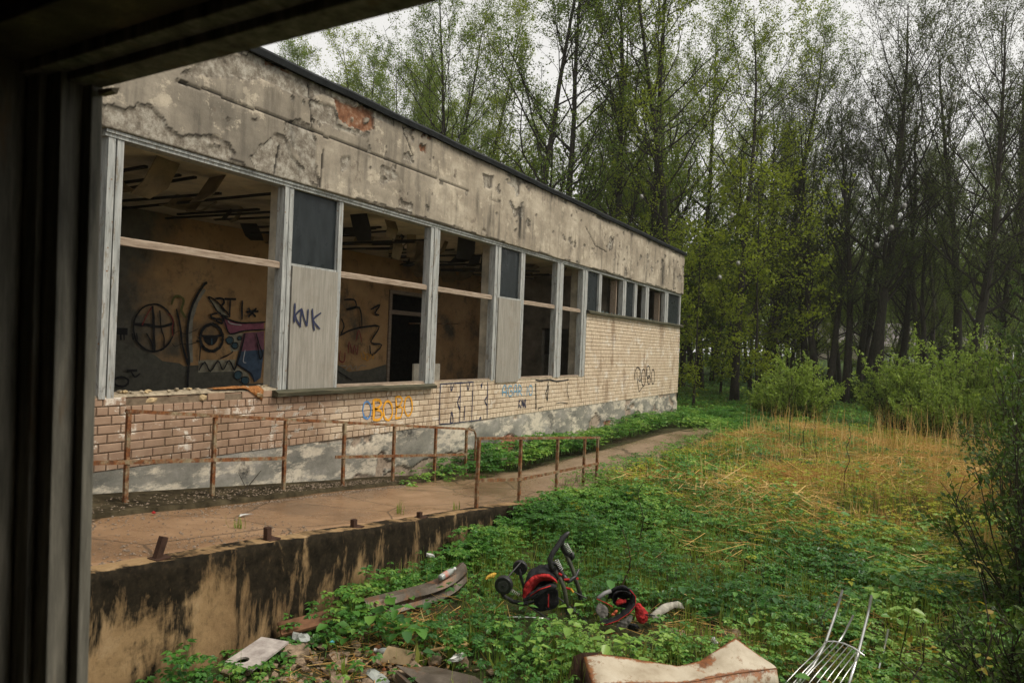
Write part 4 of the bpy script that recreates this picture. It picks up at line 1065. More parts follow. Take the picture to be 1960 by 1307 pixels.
# ------------------------------------------------------------------ railings
def railing(name, X, ys, top, mids, label, ends):
    Rt = empty(name, (X, ys[0], ramp_z(ys[0]))); tag(Rt, label, 'railing', 'rusty handrails along the ramp')
    for i, y in enumerate(ys):
        zt = float(np.interp(y, [ys[0], ys[-1]], top)); lean = RND.uniform(-.012, .012)
        mb = MB(); mb.bar((X, y, ramp_z(y)-.1), (X+lean, y+RND.uniform(-.01, .01), zt-.003), .042, .042); mb.build('post', M['rust'], Rt)
    a, b = ends; zt = lambda y: float(np.interp(y, [ys[0], ys[-1]], top))+(y > ys[-1])*0
    mb = MB(); mb.bar((X, a, zt(a)+.016), (X, b, zt(b)+.016-(b-ys[-1] if b > ys[-1] else 0)*.1), .045, .038); mb.build('top_rail', M['rust'], Rt)
    for (a, za, b, zb) in mids:
        mb = MB(); mb.bar((X+.026, a, za), (X+.026, b, zb), .014, .045); mb.build('mid_rail', M['rust'], Rt)
    return Rt
iy = [4.45, 5.52, 6.62, 7.75, 8.9, 10.05, 11.05]
Rt = railing('rusty_railing', -7.2, iy, (1.83, 1.075), [(2.9, 1.46, 6.63, 1.08), (7.55, .985, 11.0, .62)],
        'long rusty iron railing close to the brick wall of the building', (4.42, 11.15))
mb = MB(); mb.tube([(-7.2, 11.12, 1.08), (-7.2, 11.3, 1.04), (-7.2, 11.36, .95), (-7.2, 11.36, .25)], .018, 6); mb.build('end_hoop', M['rust'], Rt)
oy = [8.02, 9.22, 10.5, 11.6, 12.22]
railing('short_railing', -5.03, oy, (1.41, 1.02), [(8.02, .86, 9.2, .70), (9.2, .70, 12.25, .55)],
        'short rusty railing at the foot of the ramp, nearer the weeds', (7.99, 12.3))
for i, (y, h, lean, lab) in enumerate([(3.33, .17, .07, 'tilted rusty post stub nearest the window, on the ramp edge'),
        (4.42, .13, -.005, 'rusty post stub on the ramp edge, second from the window'),
        (5.55, .10, 0, 'rusty post stub on the ramp edge, third from the window'),
        (6.68, .08, .005, 'smallest rusty post stub on the ramp edge, next to the short railing')]):
    z = ramp_z(y); mb = MB(); mb.bar((-4.98, y, z-.05), (-4.98, y+lean, z+h), .05, .05); mb.bar((-4.98, y-.02, z+.012), (-4.98, y+.10, z+.016), .12, .012)
    tag(mb.build('post_stub', M['rustdark']), lab, 'post stub', 'cut railing posts')

# ------------------------------------------------------------------ the dark room the photograph is taken from
RM = empty('viewing_room', (0, -1, 1.1)); tag(RM, 'dark room with a wide empty window frame, seen from inside', 'room')
def part(name, mat, *boxes):
    mb = MB()
    for b in boxes: mb.box(*b)
    return mb.build(name, mat, RM)
WY0, WY1 = 1.0, 1.28
OL, OR_, OB, OT = -1.93, 2.6, 1.42, 3.45
part('floor', M['roomplaster'], (-4.2, 4.2, -4.2, 1.28, .95, 1.1))
part('ceiling', M['roomplaster'], (-4.2, 4.2, -4.2, 1.28, 4.0, 4.15))
part('back_wall', M['roomplaster'], (-4.2, 4.2, -4.2, -4.0, 1.1, 4.0))
part('side_wall', M['roomplaster'], (-4.2, -4.0, -4.0, WY0, 1.1, 4.0))
part('side_wall', M['roomplaster'], (4.0, 4.2, -4.0, WY0, 1.1, 4.0))
part('window_wall', M['roomplaster'], (-4.2, -2.36, WY0, WY1, 1.1, 4.0), (OR_, 4.2, WY0, WY1, 1.1, 4.0), (-2.3601, OR_, WY0, WY1, 1.1, OB), (-2.3601, OR_, 1.271, WY1, 3.53, 4.0))
# left jamb: stepped boards, leaning slightly; (x at eye height, y front, y back)
def jamb(x0, x1, y0, y1, nm='jamb_board', mat=None, top=3.5):
    mb = MB(); lean = .030
    p = []
    for x in (x0, x1):
        for y in (y0, y1):
            for z in (OB, top): p.append((x-(z-2.7)*lean, y, z))
    mb.add(p, [(0, 1, 3, 2), (4, 6, 7, 5), (0, 4, 5, 1), (2, 3, 7, 6), (0, 2, 6, 4), (1, 5, 7, 3)])
    return mb.build(nm, mat or M['roomframe'], RM, bevel=.004)
jamb(-2.05, -1.850, 1.0187, 1.049)      # innermost stop, edge seen against the daylight
jamb(-2.12, -1.886, .9627, 1.0185)
jamb(-2.22, -1.951, .943, .9625)
jamb(-2.62, -2.013, .80, .9428)
jamb(-2.66, -2.225, .9435, 1.2)  # unseen filler board, added to seal a light leak behind the jamb
# head: stepped boards above the opening
def head(z0, z1, y0, y1, m='roomframe'):
    mb = MB(); mb.box(-2.6, 2.75, y0, y1, z0, z1); mb.build('head_board', M[m], RM, bevel=.004)
head(3.336, 3.50, .977, 1.049)
head(3.356, 3.60, .924, .9768)
head(3.384, 4.0, .78, .9238, 'roomplaster')
head(3.52, 4.0, 1.0495, 1.27)
part('window_sill', M['roomframe'], (-2.36, OR_, .90, 1.31, OB-.001, OB+.04))
part('right_jamb', M['roomframe'], (OR_-.1, OR_-.001, 1.0, 1.1, OB+.05, 3.3))
mb = MB(); mb.box(-1.86, -1.80, 1.03, 1.048, 3.31, 3.325, .004); mb.build('paint_flake', M['mortar_pale'], RM)
# ------------------------------------------------------------------ trees
def jitdir(r, d, a):
    return (d+Vector((r.gauss(0, a), r.gauss(0, a), r.gauss(0, a)))).normalized()

def limb(r, p, d, L, n, wob, up):
    pts = [p.copy()]; d = d.copy()
    for i in range(n):
        d = jitdir(r, d, wob); d = (d+Vector((0, 0, up))).normalized()
        pts.append(pts[-1]+d*L/n)
    return pts

def at(pts, f):
    f = min(max(f, 0), .999)*(len(pts)-1); i = int(f); return pts[i].lerp(pts[i+1], f-i), (pts[i+1]-pts[i]).normalized()

def make_tree(seed, H, r0, cb, Lmax, n1, n2, n3, nleaf, lsize, lmat, stems=1, ang=(35, 65), up=.10, droop=0, spreadleaf=.28, layered=False, keep=1.0, top=False):
    r = random.Random(seed); nr = np.random.default_rng(seed)
    wood = MB(); LP = []; LD = []
    mains = []
    for s in range(stems):
        a = 6.28*s/stems+r.uniform(-.4, .4)
        tilt = 0.03 if stems == 1 else r.uniform(.10, .22)
        d = Vector((math.cos(a)*tilt, math.sin(a)*tilt, 1)).normalized()
        h = H*(1 if s == 0 else r.uniform(.75, .98))
        pts = limb(r, Vector((math.cos(a)*r0*.6*(stems > 1), math.sin(a)*r0*.6*(stems > 1), -.3)), d, h+.3, 14, .035 if stems == 1 else .05, .02)
        rad = [max(.02, r0*(1.25 if i == 0 else 1)*(1-.93*(i/14.0)**.9)*(1 if stems == 1 else .72)) for i in range(15)]
        wood.tube(pts, rad, 9); mains.append((pts, rad))
    for pts, rad in mains:
        for k in range(n1//stems):
            q = (k+r.random())/(n1//stems); f = cb+(1-cb)*q*.985
            p, dm = at(pts, f)
            shape = .30+.70*math.sin(math.pi*min(1, .18+.78*q)) if not layered else .55+.45*math.sin(math.pi*q)
            if top: shape = .42+.58*math.sin(math.pi*(.12+.64*q))
            L = Lmax*shape*r.uniform(.5, 1.2)
            a = r.uniform(0, 6.28); el = R(r.uniform(*ang))*(1-.35*q)
            d = Vector((math.cos(a)*math.sin(el), math.sin(a)*math.sin(el), math.cos(el)))
            rb = max(.012, np.interp(f, np.linspace(0, 1, 15), rad)*.42)
            b1 = limb(r, p, d, L, 6, .13, up)
            wood.tube(b1, [rb*(1-.85*i/6) for i in range(7)], 5, False)
            for k2 in range(n2):
                f2 = .25+.75*(k2+r.random())/n2; p2, d2 = at(b1, f2)
                dd = jitdir(r, d2, .55); dd = (dd+Vector((0, 0, .10-droop*.6))).normalized()
                L2 = L*(.55-.30*f2)*r.uniform(.6, 1.2)+.25
                b2 = limb(r, p2, dd, L2, 4, .16, up*.6-droop*.25)
                wood.tube(b2, [max(.006, rb*.38*(1-.8*i/4)) for i in range(5)], 4, False)
                for k3 in range(n3):
                    f3 = .2+.8*(k3+r.random())/n3; p3, d3 = at(b2, f3)
                    dd3 = jitdir(r, d3, .6); dd3 = (dd3+Vector((0, 0, -droop))).normalized()
                    L3 = r.uniform(.3, .75)*(.6+.4*min(1, L2))
                    e = p3+dd3*L3
                    wood.tube([p3, p3+dd3*L3*.5+Vector((0, 0, -.02)), e], [.008, .006, .004], 3, False)
                    if r.random() > keep: continue
                    m = max(1, int(nleaf*r.uniform(.3, 1.7)))
                    t_ = nr.random(m)[:, None]
                    P = np.array(p3)[None]*(1-t_)+np.array(e)[None]*t_+nr.normal(0, spreadleaf*.35, (m, 3))
                    LP.append(P); LD.append(np.array(dd3)[None]*.5+nr.normal(0, .7, (m, 3))-np.array([[0, 0, .25+droop]]))
    LP = np.concatenate(LP); LD = np.concatenate(LD); n = len(LP)
    U = nr.normal(0, .6, (n, 3))+np.array([[0, 0, 1.0]])
    sz = lsize*nr.uniform(.6, 1.35, n)
    lm = leaves('crown', LP, LD, U, sz, sz*nr.uniform(.55, .85, n), M[lmat], 'diamond')
    wm = wood.mesh('trunk', M['bark'], True)
    return wm, lm

TV = {
 'tallA': make_tree(1, 25, .29, .12, 6.4, 38, 7, 4, 17, .105, 'leafA', ang=(40, 75), spreadleaf=.4),
 'tallB': make_tree(2, 26, .27, .10, 5.8, 40, 7, 4, 16, .105, 'leafA', ang=(35, 70), up=.12, spreadleaf=.4),
 'tallC': make_tree(3, 24, .25, .14, 5.8, 38, 7, 4, 15, .11, 'leafB', ang=(40, 80), spreadleaf=.4),
 'birch': make_tree(4, 25, .23, .18, 4.8, 42, 6, 4, 16, .10, 'leafA', ang=(28, 55), up=.10, droop=.35, spreadleaf=.4),
 'darkA': make_tree(5, 24, .36, .24, 7.0, 40, 7, 5, 16, .09, 'leafC', ang=(40, 75), up=.14, spreadleaf=.4, top=True),
 'darkB': make_tree(6, 23, .33, .26, 6.4, 40, 7, 5, 16, .09, 'leafC', ang=(35, 70), up=.16, spreadleaf=.4, top=True),
 'darkV': make_tree(7, 22, .40, .24, 5.8, 45, 7, 5, 15, .09, 'leafC', stems=3, ang=(35, 70), up=.14, spreadleaf=.4, top=True),
 'thin': make_tree(8, 22, .14, .12, 3.4, 34, 5, 4, 18, .10, 'leafA', ang=(35, 65), spreadleaf=.4),
 'young': make_tree(9, 9, .08, .14, 3.3, 26, 6, 4, 9, .13, 'leafB', ang=(55, 85), up=.03, layered=True, spreadleaf=.32),
 'youngD': make_tree(10, 8, .08, .10, 2.8, 28, 6, 4, 14, .12, 'leafA', ang=(50, 80), up=.05, layered=True, spreadleaf=.32),
}
def dir_px(x):
    """horizontal unit direction through image column x (1960 wide), eye level"""
    return float(np.interp(x, TREE_X, TREE_A))
TREE_X = [300, 520, 600, 700, 800, 900, 985, 1075, 1145, 1190, 1255, 1290, 1350, 1410, 1470, 1500, 1545, 1580, 1620, 1650, 1690, 1720, 1745, 1780, 1830, 1865, 1930, 2050]
TREE_A = [-1.00, -.852, -.797, -.726, -.654, -.580, -.516, -.449, -.396, -.364, -.316, -.291, -.250, -.207, -.168, -.148, -.119, -.097, -.072, -.054, -.030, -.013, .001, .021, .048, .066, .099, .16]
trnd = random.Random(77)
def plant_tree(kind, bearing, dist, label, s=1.0, group='trees of the wood', rot=None, tilt=0.02):
    x, y = math.sin(bearing)*dist, math.cos(bearing)*dist
    o = empty('tree', (x, y, float(ground_h(x, y))))
    o.rotation_euler = (trnd.uniform(-tilt, tilt), trnd.uniform(-tilt, tilt), trnd.uniform(0, 6.28) if rot is None else rot)
    o.scale = (s*trnd.uniform(.95, 1.05),)*2+(s,)
    tag(o, label, 'tree', group)
    for nm, me in zip(('trunk', 'crown'), TV[kind]):
        c = bpy.data.objects.new(nm, me); COL.objects.link(c); c.parent = o
    return o
ORD = ['first', 'second', 'third', 'fourth', 'fifth', 'sixth', 'seventh', 'eighth', 'ninth', 'tenth', 'eleventh', 'twelfth', 'thirteenth', 'fourteenth', 'fifteenth', 'sixteenth']
# front row behind the flat roof, left to right
front = [(535, 60, 'birch', .92), (600, 57, 'birch', 1.0), (668, 54, 'tallC', 1.08), (735, 56, 'birch', 1.06), (800, 46, 'tallA', .98), (858, 44, 'tallB', 1.0), (905, 47, 'tallC', 1.05),
         (985, 37, 'tallA', 1.0), (1078, 37, 'tallB', 1.0), (1145, 41, 'thin', 1.15), (1192, 38, 'tallB', .98), (1248, 40, 'tallA', 1.05), (1292, 37, 'tallC', 1.06)]
for i, (x, d, k, s) in enumerate(front):
    plant_tree(k, dir_px(x), d, 'tall fresh-leaved tree behind the flat roof, %s from left in front row' % ORD[i], s, 'front row of trees behind the roof')
back = [(560, 74, 'tallB', 1.0), (640, 70, 'tallA', .95), (700, 66, 'thin', 1.2), (770, 72, 'tallB', 1.05), (835, 62, 'tallC', 1.05), (880, 70, 'birch', 1.05), (945, 58, 'tallB', .85), (1030, 64, 'thin', 1.1),
        (1110, 56, 'tallC', .85), (1168, 58, 'birch', .95), (1225, 62, 'tallA', 1.0), (1275, 54, 'tallB', 1.0), (1330, 60, 'tallA', 1.0)]
for i, (x, d, k, s) in enumerate(back):
    plant_tree(k, dir_px(x), d, 'leafy tree deeper behind the roof, %s from left in rear row' % ORD[i], s, 'rear row of trees behind the roof')
fill = [(500, 52, 'tallA', .82), (570, 50, 'tallB', .84), (630, 62, 'tallC', .95), (690, 50, 'birch', .88), (725, 64, 'tallA', .95), (770, 53, 'tallB', .86), (825, 52, 'thin', 1.0), (885, 56, 'tallC', .85), (930, 66, 'birch', .95), (1010, 52, 'tallC', .72),
        (1050, 52, 'youngD', 1.9), (1120, 50, 'thin', .8), (1160, 46, 'youngD', 1.7), (1215, 50, 'tallC', .8), (1265, 46, 'youngD', 1.6), (1310, 50, 'tallC', .9)]
for i, (x, d, k, s) in enumerate(fill):
    plant_tree(k, dir_px(x), d, 'lower leafy tree in the thicket behind the roof, %s from left' % ORD[i], s, 'thicket behind the roof')
fill2 = [(1368, 58, 'tallA', .82), (1400, 66, 'tallC', .85), (1432, 60, 'birch', .78), (1475, 56, 'tallB', .72), (1520, 58, 'tallA', .66), (1565, 56, 'tallC', .6), (1612, 60, 'tallA', .66), (1662, 56, 'tallB', .62), (1710, 60, 'tallA', .66), (1760, 56, 'tallB', .64), (1810, 58, 'tallA', .64), (1880, 54, 'tallB', .66), (1945, 56, 'tallA', .66)]
for i, (x, d, k, s) in enumerate(fill2):
    plant_tree(k, dir_px(x), d, 'mid-height leafy tree behind the dark trunks, %s from left' % ORD[i], s, 'mid-height trees behind the dark trunks')
# around and right of the far corner
plant_tree('tallB', dir_px(1346), 49, 'slim tree with a dark foot just right of the far building corner', .95)
plant_tree('tallC', dir_px(1410), 37.6, 'straight single trunk standing on the grass right of the building corner', .92)
plant_tree('thin', dir_px(1440), 52, 'thin trunk right behind the straight trunk on the grass', 1.1)
plant_tree('tallA', dir_px(1462), 46, 'leaning leafy tree left of the dark trunk cluster', .92)
plant_tree('young', dir_px(1335), 33, 'low bright yellow-green tree beside the far building corner', .85, 'young bright trees')
plant_tree('young', dir_px(1455), 36, 'broad bright yellow-green young tree in front of the dark trunks', 1.2, 'young bright trees')
plant_tree('youngD', dir_px(1385), 45, 'small leafy tree between the corner and the straight trunk', 1.15, 'young bright trees')
plant_tree('young', dir_px(1515), 44, 'small bright tree at the left edge of the dark trunk cluster', 1.0, 'young bright trees')
dark = [(1496, 50, 'darkB', .86), (1546, 46, 'darkA', .72), (1578, 42, 'darkV', .76), (1622, 43, 'darkB', .74), (1652, 47, 'darkV', .80), (1690, 42, 'darkA', .90), (1722, 46, 'darkB', .74), (1782, 45, 'darkV', .68), (1834, 44, 'darkB', .86), (1862, 40, 'darkA', .80), (1925, 43, 'darkB', .66), (1990, 42, 'darkA', .75)]
for i, (x, d, k, s) in enumerate(dark):
    plant_tree(k, dir_px(x), d, 'tall dark thin-leaved tree on the right, %s from left of its group' % ORD[i], s, 'dark trees on the right')
mid = [(1480, 66, 'tallA', .8), (1530, 72, 'tallB', .78), (1600, 68, 'darkB', .8), (1668, 74, 'tallA', .7), (1740, 66, 'darkB', .68), (1800, 72, 'tallB', .65), (1900, 64, 'darkA', .66), (1960, 70, 'tallA', .7)]
for i, (x, d, k, s) in enumerate(mid):
    plant_tree(k, dir_px(x), d, 'distant tree between the dark trunks, %s from left of the far row' % ORD[i], s, 'distant trees between the dark trunks')

under = [(1535, 62, 1.2), (1590, 80, 1.5), (1635, 66, 1.1), (1705, 76, 1.4), (1765, 64, 1.0), (1815, 78, 1.4), (1875, 60, 1.1), (1935, 66, 1.3)]
for i, (x, d, s) in enumerate(under):
    plant_tree('youngD', dir_px(x), d, 'small undergrowth tree before the far house, %s from left' % ORD[i], s, 'undergrowth trees before the far house')

# far-off wood reading as one mass
fr = np.random.default_rng(5); P = []; mbw = MB()
for k in range(170):
    b = fr.uniform(-1.05, .35); d = fr.uniform(116, 160) if b > -.22 else fr.uniform(64, 120)
    x, y = math.sin(b)*d, math.cos(b)*d; H = fr.uniform(18, 27) if b > -.22 else fr.uniform(12, 22)
    g = float(ground_h(x, y)); m = 1100
    q = fr.normal(0, 1, (m, 3)); q /= np.linalg.norm(q, axis=1)[:, None]; q *= fr.uniform(.25, 1, (m, 1))**.5
    q = q*np.array([[3.4, 3.4, H*.46]])*(1+.5*(fr.random((m, 1))-.5))
    P.append(q+np.array([[x, y, g+H*.5]]))
    mbw.tube([(x, y, g-.3), (x+fr.normal(0, .3), y, g+H*.8)], [.2, .05], 5)
P = np.concatenate(P); n = len(P); sz = fr.uniform(.3, .7, n)
me = leaves('far_wood', P, fr.normal(0, 1, (n, 3)), fr.normal(0, .6, (n, 3))+[[0, 0, .8]], sz, sz*.7, M['leafA'], 'diamond')
far = tag(link('far_wood', me), 'pale distant wood closing the view behind the trees', 'wood', kind='stuff')
o = mbw.build('far_trunks', M['bark'], far, fix=False)

# ------------------------------------------------------------------ shrubs
def shrub(name, loc, h, w, nst, nl, ls, mat, label, seed, group=None, cat='shrub', dens=1.0, stem_r=.014, bare=.0, upright=.5):
    r = random.Random(seed); nr = np.random.default_rng(seed)
    o = empty(name, (loc[0], loc[1], float(ground_h(loc[0], loc[1])) if len(loc) < 3 else loc[2])); tag(o, label, cat, group)
    wd = MB(); LP = []; LD = []
    for k in range(nst):
        a = r.uniform(0, 6.28); e = r.uniform(.05, 1)**.7*w/2
        p = Vector((math.cos(a)*e*.3, math.sin(a)*e*.3, -.05))
        hh = h*(1-.45*(e/(w/2))**2)*r.uniform(.55, 1.0)*(1.22 if r.random() < .15 else 1)
        q = Vector((math.cos(a)*e, math.sin(a)*e, hh))
        c = p.lerp(q, .5)+Vector((0, 0, hh*.15*upright))
        pts = []
        for i in range(7):
            t_ = i/6; pts.append(p*(1-t_)**2+c*2*t_*(1-t_)+q*t_*t_+Vector((r.gauss(0, .03), r.gauss(0, .03), 0))*(i > 0))
        wd.tube(pts, [stem_r*(1-.7*i/6) for i in range(7)], 4, False)
        for j in range(int(9*dens)):
            f = r.uniform(.12, 1); b0, dm = at(pts, f)
            d = jitdir(r, dm, .55); l = r.uniform(.15, .5)*(w+h)*.11+.1
            e1 = b0+d*l
            wd.tube([b0, b0+d*l*.5+Vector((0, 0, .02)), e1], [stem_r*.4, stem_r*.3, stem_r*.2], 3, False)
            if r.random() < bare: continue
            m = max(2, int(nl*r.uniform(.5, 1.5))); tt = nr.random((m, 1))
            LP.append(np.array(b0)[None]*(1-tt)+np.array(e1)[None]*tt+nr.normal(0, .035, (m, 3)))
            LD.append(np.array(d)[None]*.7+nr.normal(0, .55, (m, 3)))
    LP = np.concatenate(LP); LD = np.concatenate(LD); n = len(LP); s = ls*nr.uniform(.6, 1.4, n)
    me = leaves('foliage', LP, LD, nr.normal(0, .5, (n, 3))+[[0, 0, 1]], s, s*.58, M[mat], 'diamond')
    link('foliage', me).parent = o
    link('stems', wd.mesh('stems', M['twig'], True)).parent = o
    return o
shrub('shrub', (-3.75, 28.6), 2.8, 3.3, 80, 16, .10, 'leafD', 'loose light green shrub standing alone left of the wide shrub', 31, upright=.2)
shrub('shrub', (-5.0, 30.2), 1.5, 2.0, 34, 14, .10, 'leafD', 'small shrub at the left foot of the lone light green shrub', 38)
shrub('shrub', (-.1, 29.6), 3.3, 3.6, 100, 17, .10, 'leafD', 'wide light green shrub behind the dry reeds', 32, upright=.2)
shrub('shrub', (2.0, 29.0), 4.0, 3.8, 100, 17, .10, 'leafD', 'tall light green shrub at the right behind the reeds', 33)
shrub('shrub', (1.0, 26.6), 2.3, 3.2, 66, 16, .09, 'leafD', 'low green shrub right at the top of the reeds', 34)
for i, (x, y) in enumerate([(-6.6, 44), (-4.6, 43.5), (-2.4, 44.5)]):
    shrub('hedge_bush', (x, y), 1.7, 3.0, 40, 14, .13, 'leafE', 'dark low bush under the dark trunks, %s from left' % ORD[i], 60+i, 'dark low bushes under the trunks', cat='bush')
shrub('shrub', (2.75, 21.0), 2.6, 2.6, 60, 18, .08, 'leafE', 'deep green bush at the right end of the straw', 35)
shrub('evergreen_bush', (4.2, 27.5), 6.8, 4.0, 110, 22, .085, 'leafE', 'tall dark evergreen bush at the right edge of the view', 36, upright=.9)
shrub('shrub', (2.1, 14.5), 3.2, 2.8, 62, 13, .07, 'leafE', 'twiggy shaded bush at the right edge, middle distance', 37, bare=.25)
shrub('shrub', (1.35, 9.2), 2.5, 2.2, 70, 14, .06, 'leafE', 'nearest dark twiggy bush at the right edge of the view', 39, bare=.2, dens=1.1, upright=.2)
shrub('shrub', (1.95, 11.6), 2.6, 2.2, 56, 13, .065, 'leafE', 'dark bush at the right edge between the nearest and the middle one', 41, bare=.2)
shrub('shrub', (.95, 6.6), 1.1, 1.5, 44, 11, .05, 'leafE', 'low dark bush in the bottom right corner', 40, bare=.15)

# ------------------------------------------------------------------ far house and car
HS = empty('far_house', (-3, 106, 2.2)); tag(HS, 'low pale house with a hipped roof glimpsed between the dark trunks', 'house')
wm_ = simple('cream_house_wall', (.40, .34, .27), .85, .15, 2); rm_ = simple('pale_roof', (.23, .205, .195), .8, .2, 2)
mb = MB(); mb.box(-13.5, 11, 104.5, 112, 1.8, 4.6); mb.build('wall', wm_, HS)
mb = MB(); mb.add([(-14.3, 103.8, 4.5), (11.8, 103.8, 4.5), (11.8, 112.7, 4.5), (-14.3, 112.7, 4.5), (-12.3, 108.2, 7.7), (9.5, 108.2, 7.7)],
                  [(0, 1, 5, 4), (1, 2, 5), (2, 3, 4, 5), (3, 0, 4), (3, 2, 1, 0)]); mb.build('roof', rm_, HS)
for x in (-11.5, -8.2, -4.8, -1.4, 2, 5.4, 8.6):
    mb = MB(); mb.box(x-.6, x+.6, 104.44, 104.52, 2.9, 4.1); w_ = mb.build('window', M['glass'], HS)
    mb = MB(); mb.box(x-.7, x+.7, 104.40, 104.47, 2.78, 2.89); mb.build('sill', wm_, w_)
CR = empty('parked_car', (-1.5, 96, float(ground_h(-1.5, 96)))); tag(CR, 'small silver car parked in front of the far house', 'car')
gz0 = float(ground_h(-1.5, 96))
mb = MB(); prof = [(-2.1, .35), (-2.15, .75), (-1.3, .92), (-.6, 1.38), (.9, 1.42), (1.6, .98), (2.1, .9), (2.15, .4)]
for yy in (-.8, .8): mb.v += [(-1.5+x, 96+yy, gz0+z) for x, z in prof]
n = len(prof); mb.f = [tuple(range(n)), tuple(range(2*n-1, n-1, -1))]+[(i, (i+1) % n, n+(i+1) % n, n+i) for i in range(n)]
mb.build('body', simple('silver_paint', (.55, .57, .58), .35, .1, 3, .5, bumpy=0), CR, bevel=.05)
for s in (-1, 1):
    mb = MB(); mb.add([(-2.3, 96+.81*s, gz0+.95), (-2.0, 96+.81*s, gz0+1.33), (-.65, 96+.81*s, gz0+1.36), (-.1, 96+.81*s, gz0+.98)], [(0, 1, 2, 3)]); mb.build('side_window', M['glass'], CR, fix=False)
    for x in (-2.9, -.2):
        mb = MB(); mb.tube([(x, 96+.7*s, gz0+.32), (x, 96+.85*s, gz0+.32)], .32, 14); mb.build('wheel', M['soot'], CR)
# ------------------------------------------------------------------ ground cover (uncountable: stuff)
gr = np.random.default_rng(19)
def scatter(n, x0, x1, y0, y1, dens=None):
    x = gr.uniform(x0, x1, n); y = gr.uniform(y0, y1, n)
    k = x < .16*y+1.3
    if dens is not None: k &= gr.random(n) < dens(x, y)
    return x[k], y[k]
def rubble(x, y): return np.exp(-(((x+4.1)/.85)**4+((y-4.15)/.75)**4))+.8*np.exp(-(((x+3.4)/.6)**2+((y-4.45)/.5)**2))
def burnt(x, y): return np.exp(-(((x+1.55)/.62)**4+((y-6.72)/.40)**4))
def objclear(x, y):
    k = np.ones(np.shape(x))
    for (a, b, r, m) in [(-3.0, 6.05, .45, .25), (-2.3, 6.3, .38, .08), (-2.15, 5.95, .25, .1), (-4.2, 5.45, .22, .1), (-4.0, 5.3, .25, .15), (-4.1, 5.85, .25, .2), (-1.45, 5.2, .6, .1), (-1.0, 5.4, .45, .1), (-4.55, 4.0, .35, .05), (-4.5, 4.5, .25, .2), (-3.1, 4.5, .35, .1), (-2.05, 6.85, .3, .2), (-.5, 6.1, .35, .5)]:
        d = np.hypot(x-a, y-b)/r; k = np.minimum(k, m+(1-m)*sstep(.7, 1.15, d))
    return k
def strawzone(x, y): return sstep(10.2, 13.0, y+1.2*(fbm(x*.6, y*.6, 201)-.5)*2+.12*(x+2))*sstep(27, 24, y)
def clearof(x, y):
    """1 on open ground, 0 on the ramp, path or building"""
    return np.where(y < 9.9, x > -4.78, x > -4.85+.06*(y-10))

def elder(name, x, y, size, hmin, hmax, mat, per=3, label=None, kind='stuff', spread=.10):
    n = len(x); z = ground_h(x, y); h = gr.uniform(hmin, hmax, n)
    tx = x+gr.normal(0, .05, n); ty = y+gr.normal(0, .05, n); h = h*(.45+1.25*fbm(x*1.1, y*1.1, 207))*(.25+.75*objclear(x, y)); tz = z+h
    size = size*(.55+.95*fbm(x*.8, y*.8, 205)); P = []; D = []; U = []; L = []; Rn = []
    shade = np.clip(.45+2.2*(fbm(x*.9, y*.9, 211)-.5)+gr.normal(0, .2, n), 0, 1)
    a0 = gr.uniform(0, 6.28, n)
    for g in range(3):
        a = a0+g*2.094+gr.normal(0, .2, n); el = gr.uniform(-.2, .2, n)
        gd = np.stack([np.cos(a), np.sin(a), el], 1); bx = np.stack([tx, ty, tz], 1)+gd*(size*.35)[:, None]
        for k in range(per):
            da = (k-(per-1)/2)*.95
            d = np.stack([np.cos(a+da), np.sin(a+da), el-.1+gr.normal(0, .12, n)], 1)
            P.append(bx); D.append(d); U.append(np.stack([gr.normal(0, .2, n), gr.normal(0, .2, n), np.ones(n)], 1)); L.append(size*gr.uniform(.75, 1.2, n)*(1.1 if k == per//2 else .9)); Rn.append(np.clip(shade+gr.normal(0, .12, n), 0, 1))
    P, D, U = map(np.concatenate, (P, D, U)); L = np.concatenate(L); Rn = np.concatenate(Rn)
    V, F, k = leaf_arrays(P, D, U, L, L*.62, 'ovate', .35)
    # stalks as thin blades
    S0 = np.stack([x, y, z-.02], 1); S1 = np.stack([tx, ty, tz], 1)
    Vs, Fs, ks = leaf_arrays(S0, S1-S0, gr.normal(0, 1, (n, 3)), np.linalg.norm(S1-S0, axis=1), np.full(n, .006), 'blade', 0)
    return np.concatenate([V, Vs]), np.concatenate([F, Fs+len(V)]), np.concatenate([np.repeat(Rn, k), np.full(len(Vs), .6)])
def join(lst):
    V = []; F = []; A = []; o = 0
    for v, f, a in lst: V.append(v); F.append(f+o); A.append(a); o += len(v)
    return np.concatenate(V), np.concatenate(F), np.concatenate(A)

acc = []
x, y = scatter(14500, -4.85, 2.6, 3.0, 9.5, lambda x, y: clearof(x, y)*(1-.90*np.clip(rubble(x, y), 0, 1))*(1-.9*burnt(x, y))*objclear(x, y)*(.15+.85*sstep(.34, .48, fbm(x*1.6, y*1.6, 209))))
acc.append(elder('e', x, y, gr.uniform(.030, .055, len(x)), .05, .22, None))
x, y = scatter(9000, -4.85, 3.2, 9.3, 15.5, lambda x, y: clearof(x, y)*(1-.93*strawzone(x, y)))
acc.append(elder('e', x, y, gr.uniform(.04, .065, len(x)), .06, .24, None))
x, y = scatter(1500, -4.6, 2.2, 4.5, 13, lambda x, y: clearof(x, y)*objclear(x, y)*sstep(.52, .60, fbm(x*1.3, y*1.3, 215)))
acc.append(elder('e', x, y, gr.uniform(.07, .12, len(x)), .10, .34, None, 1))
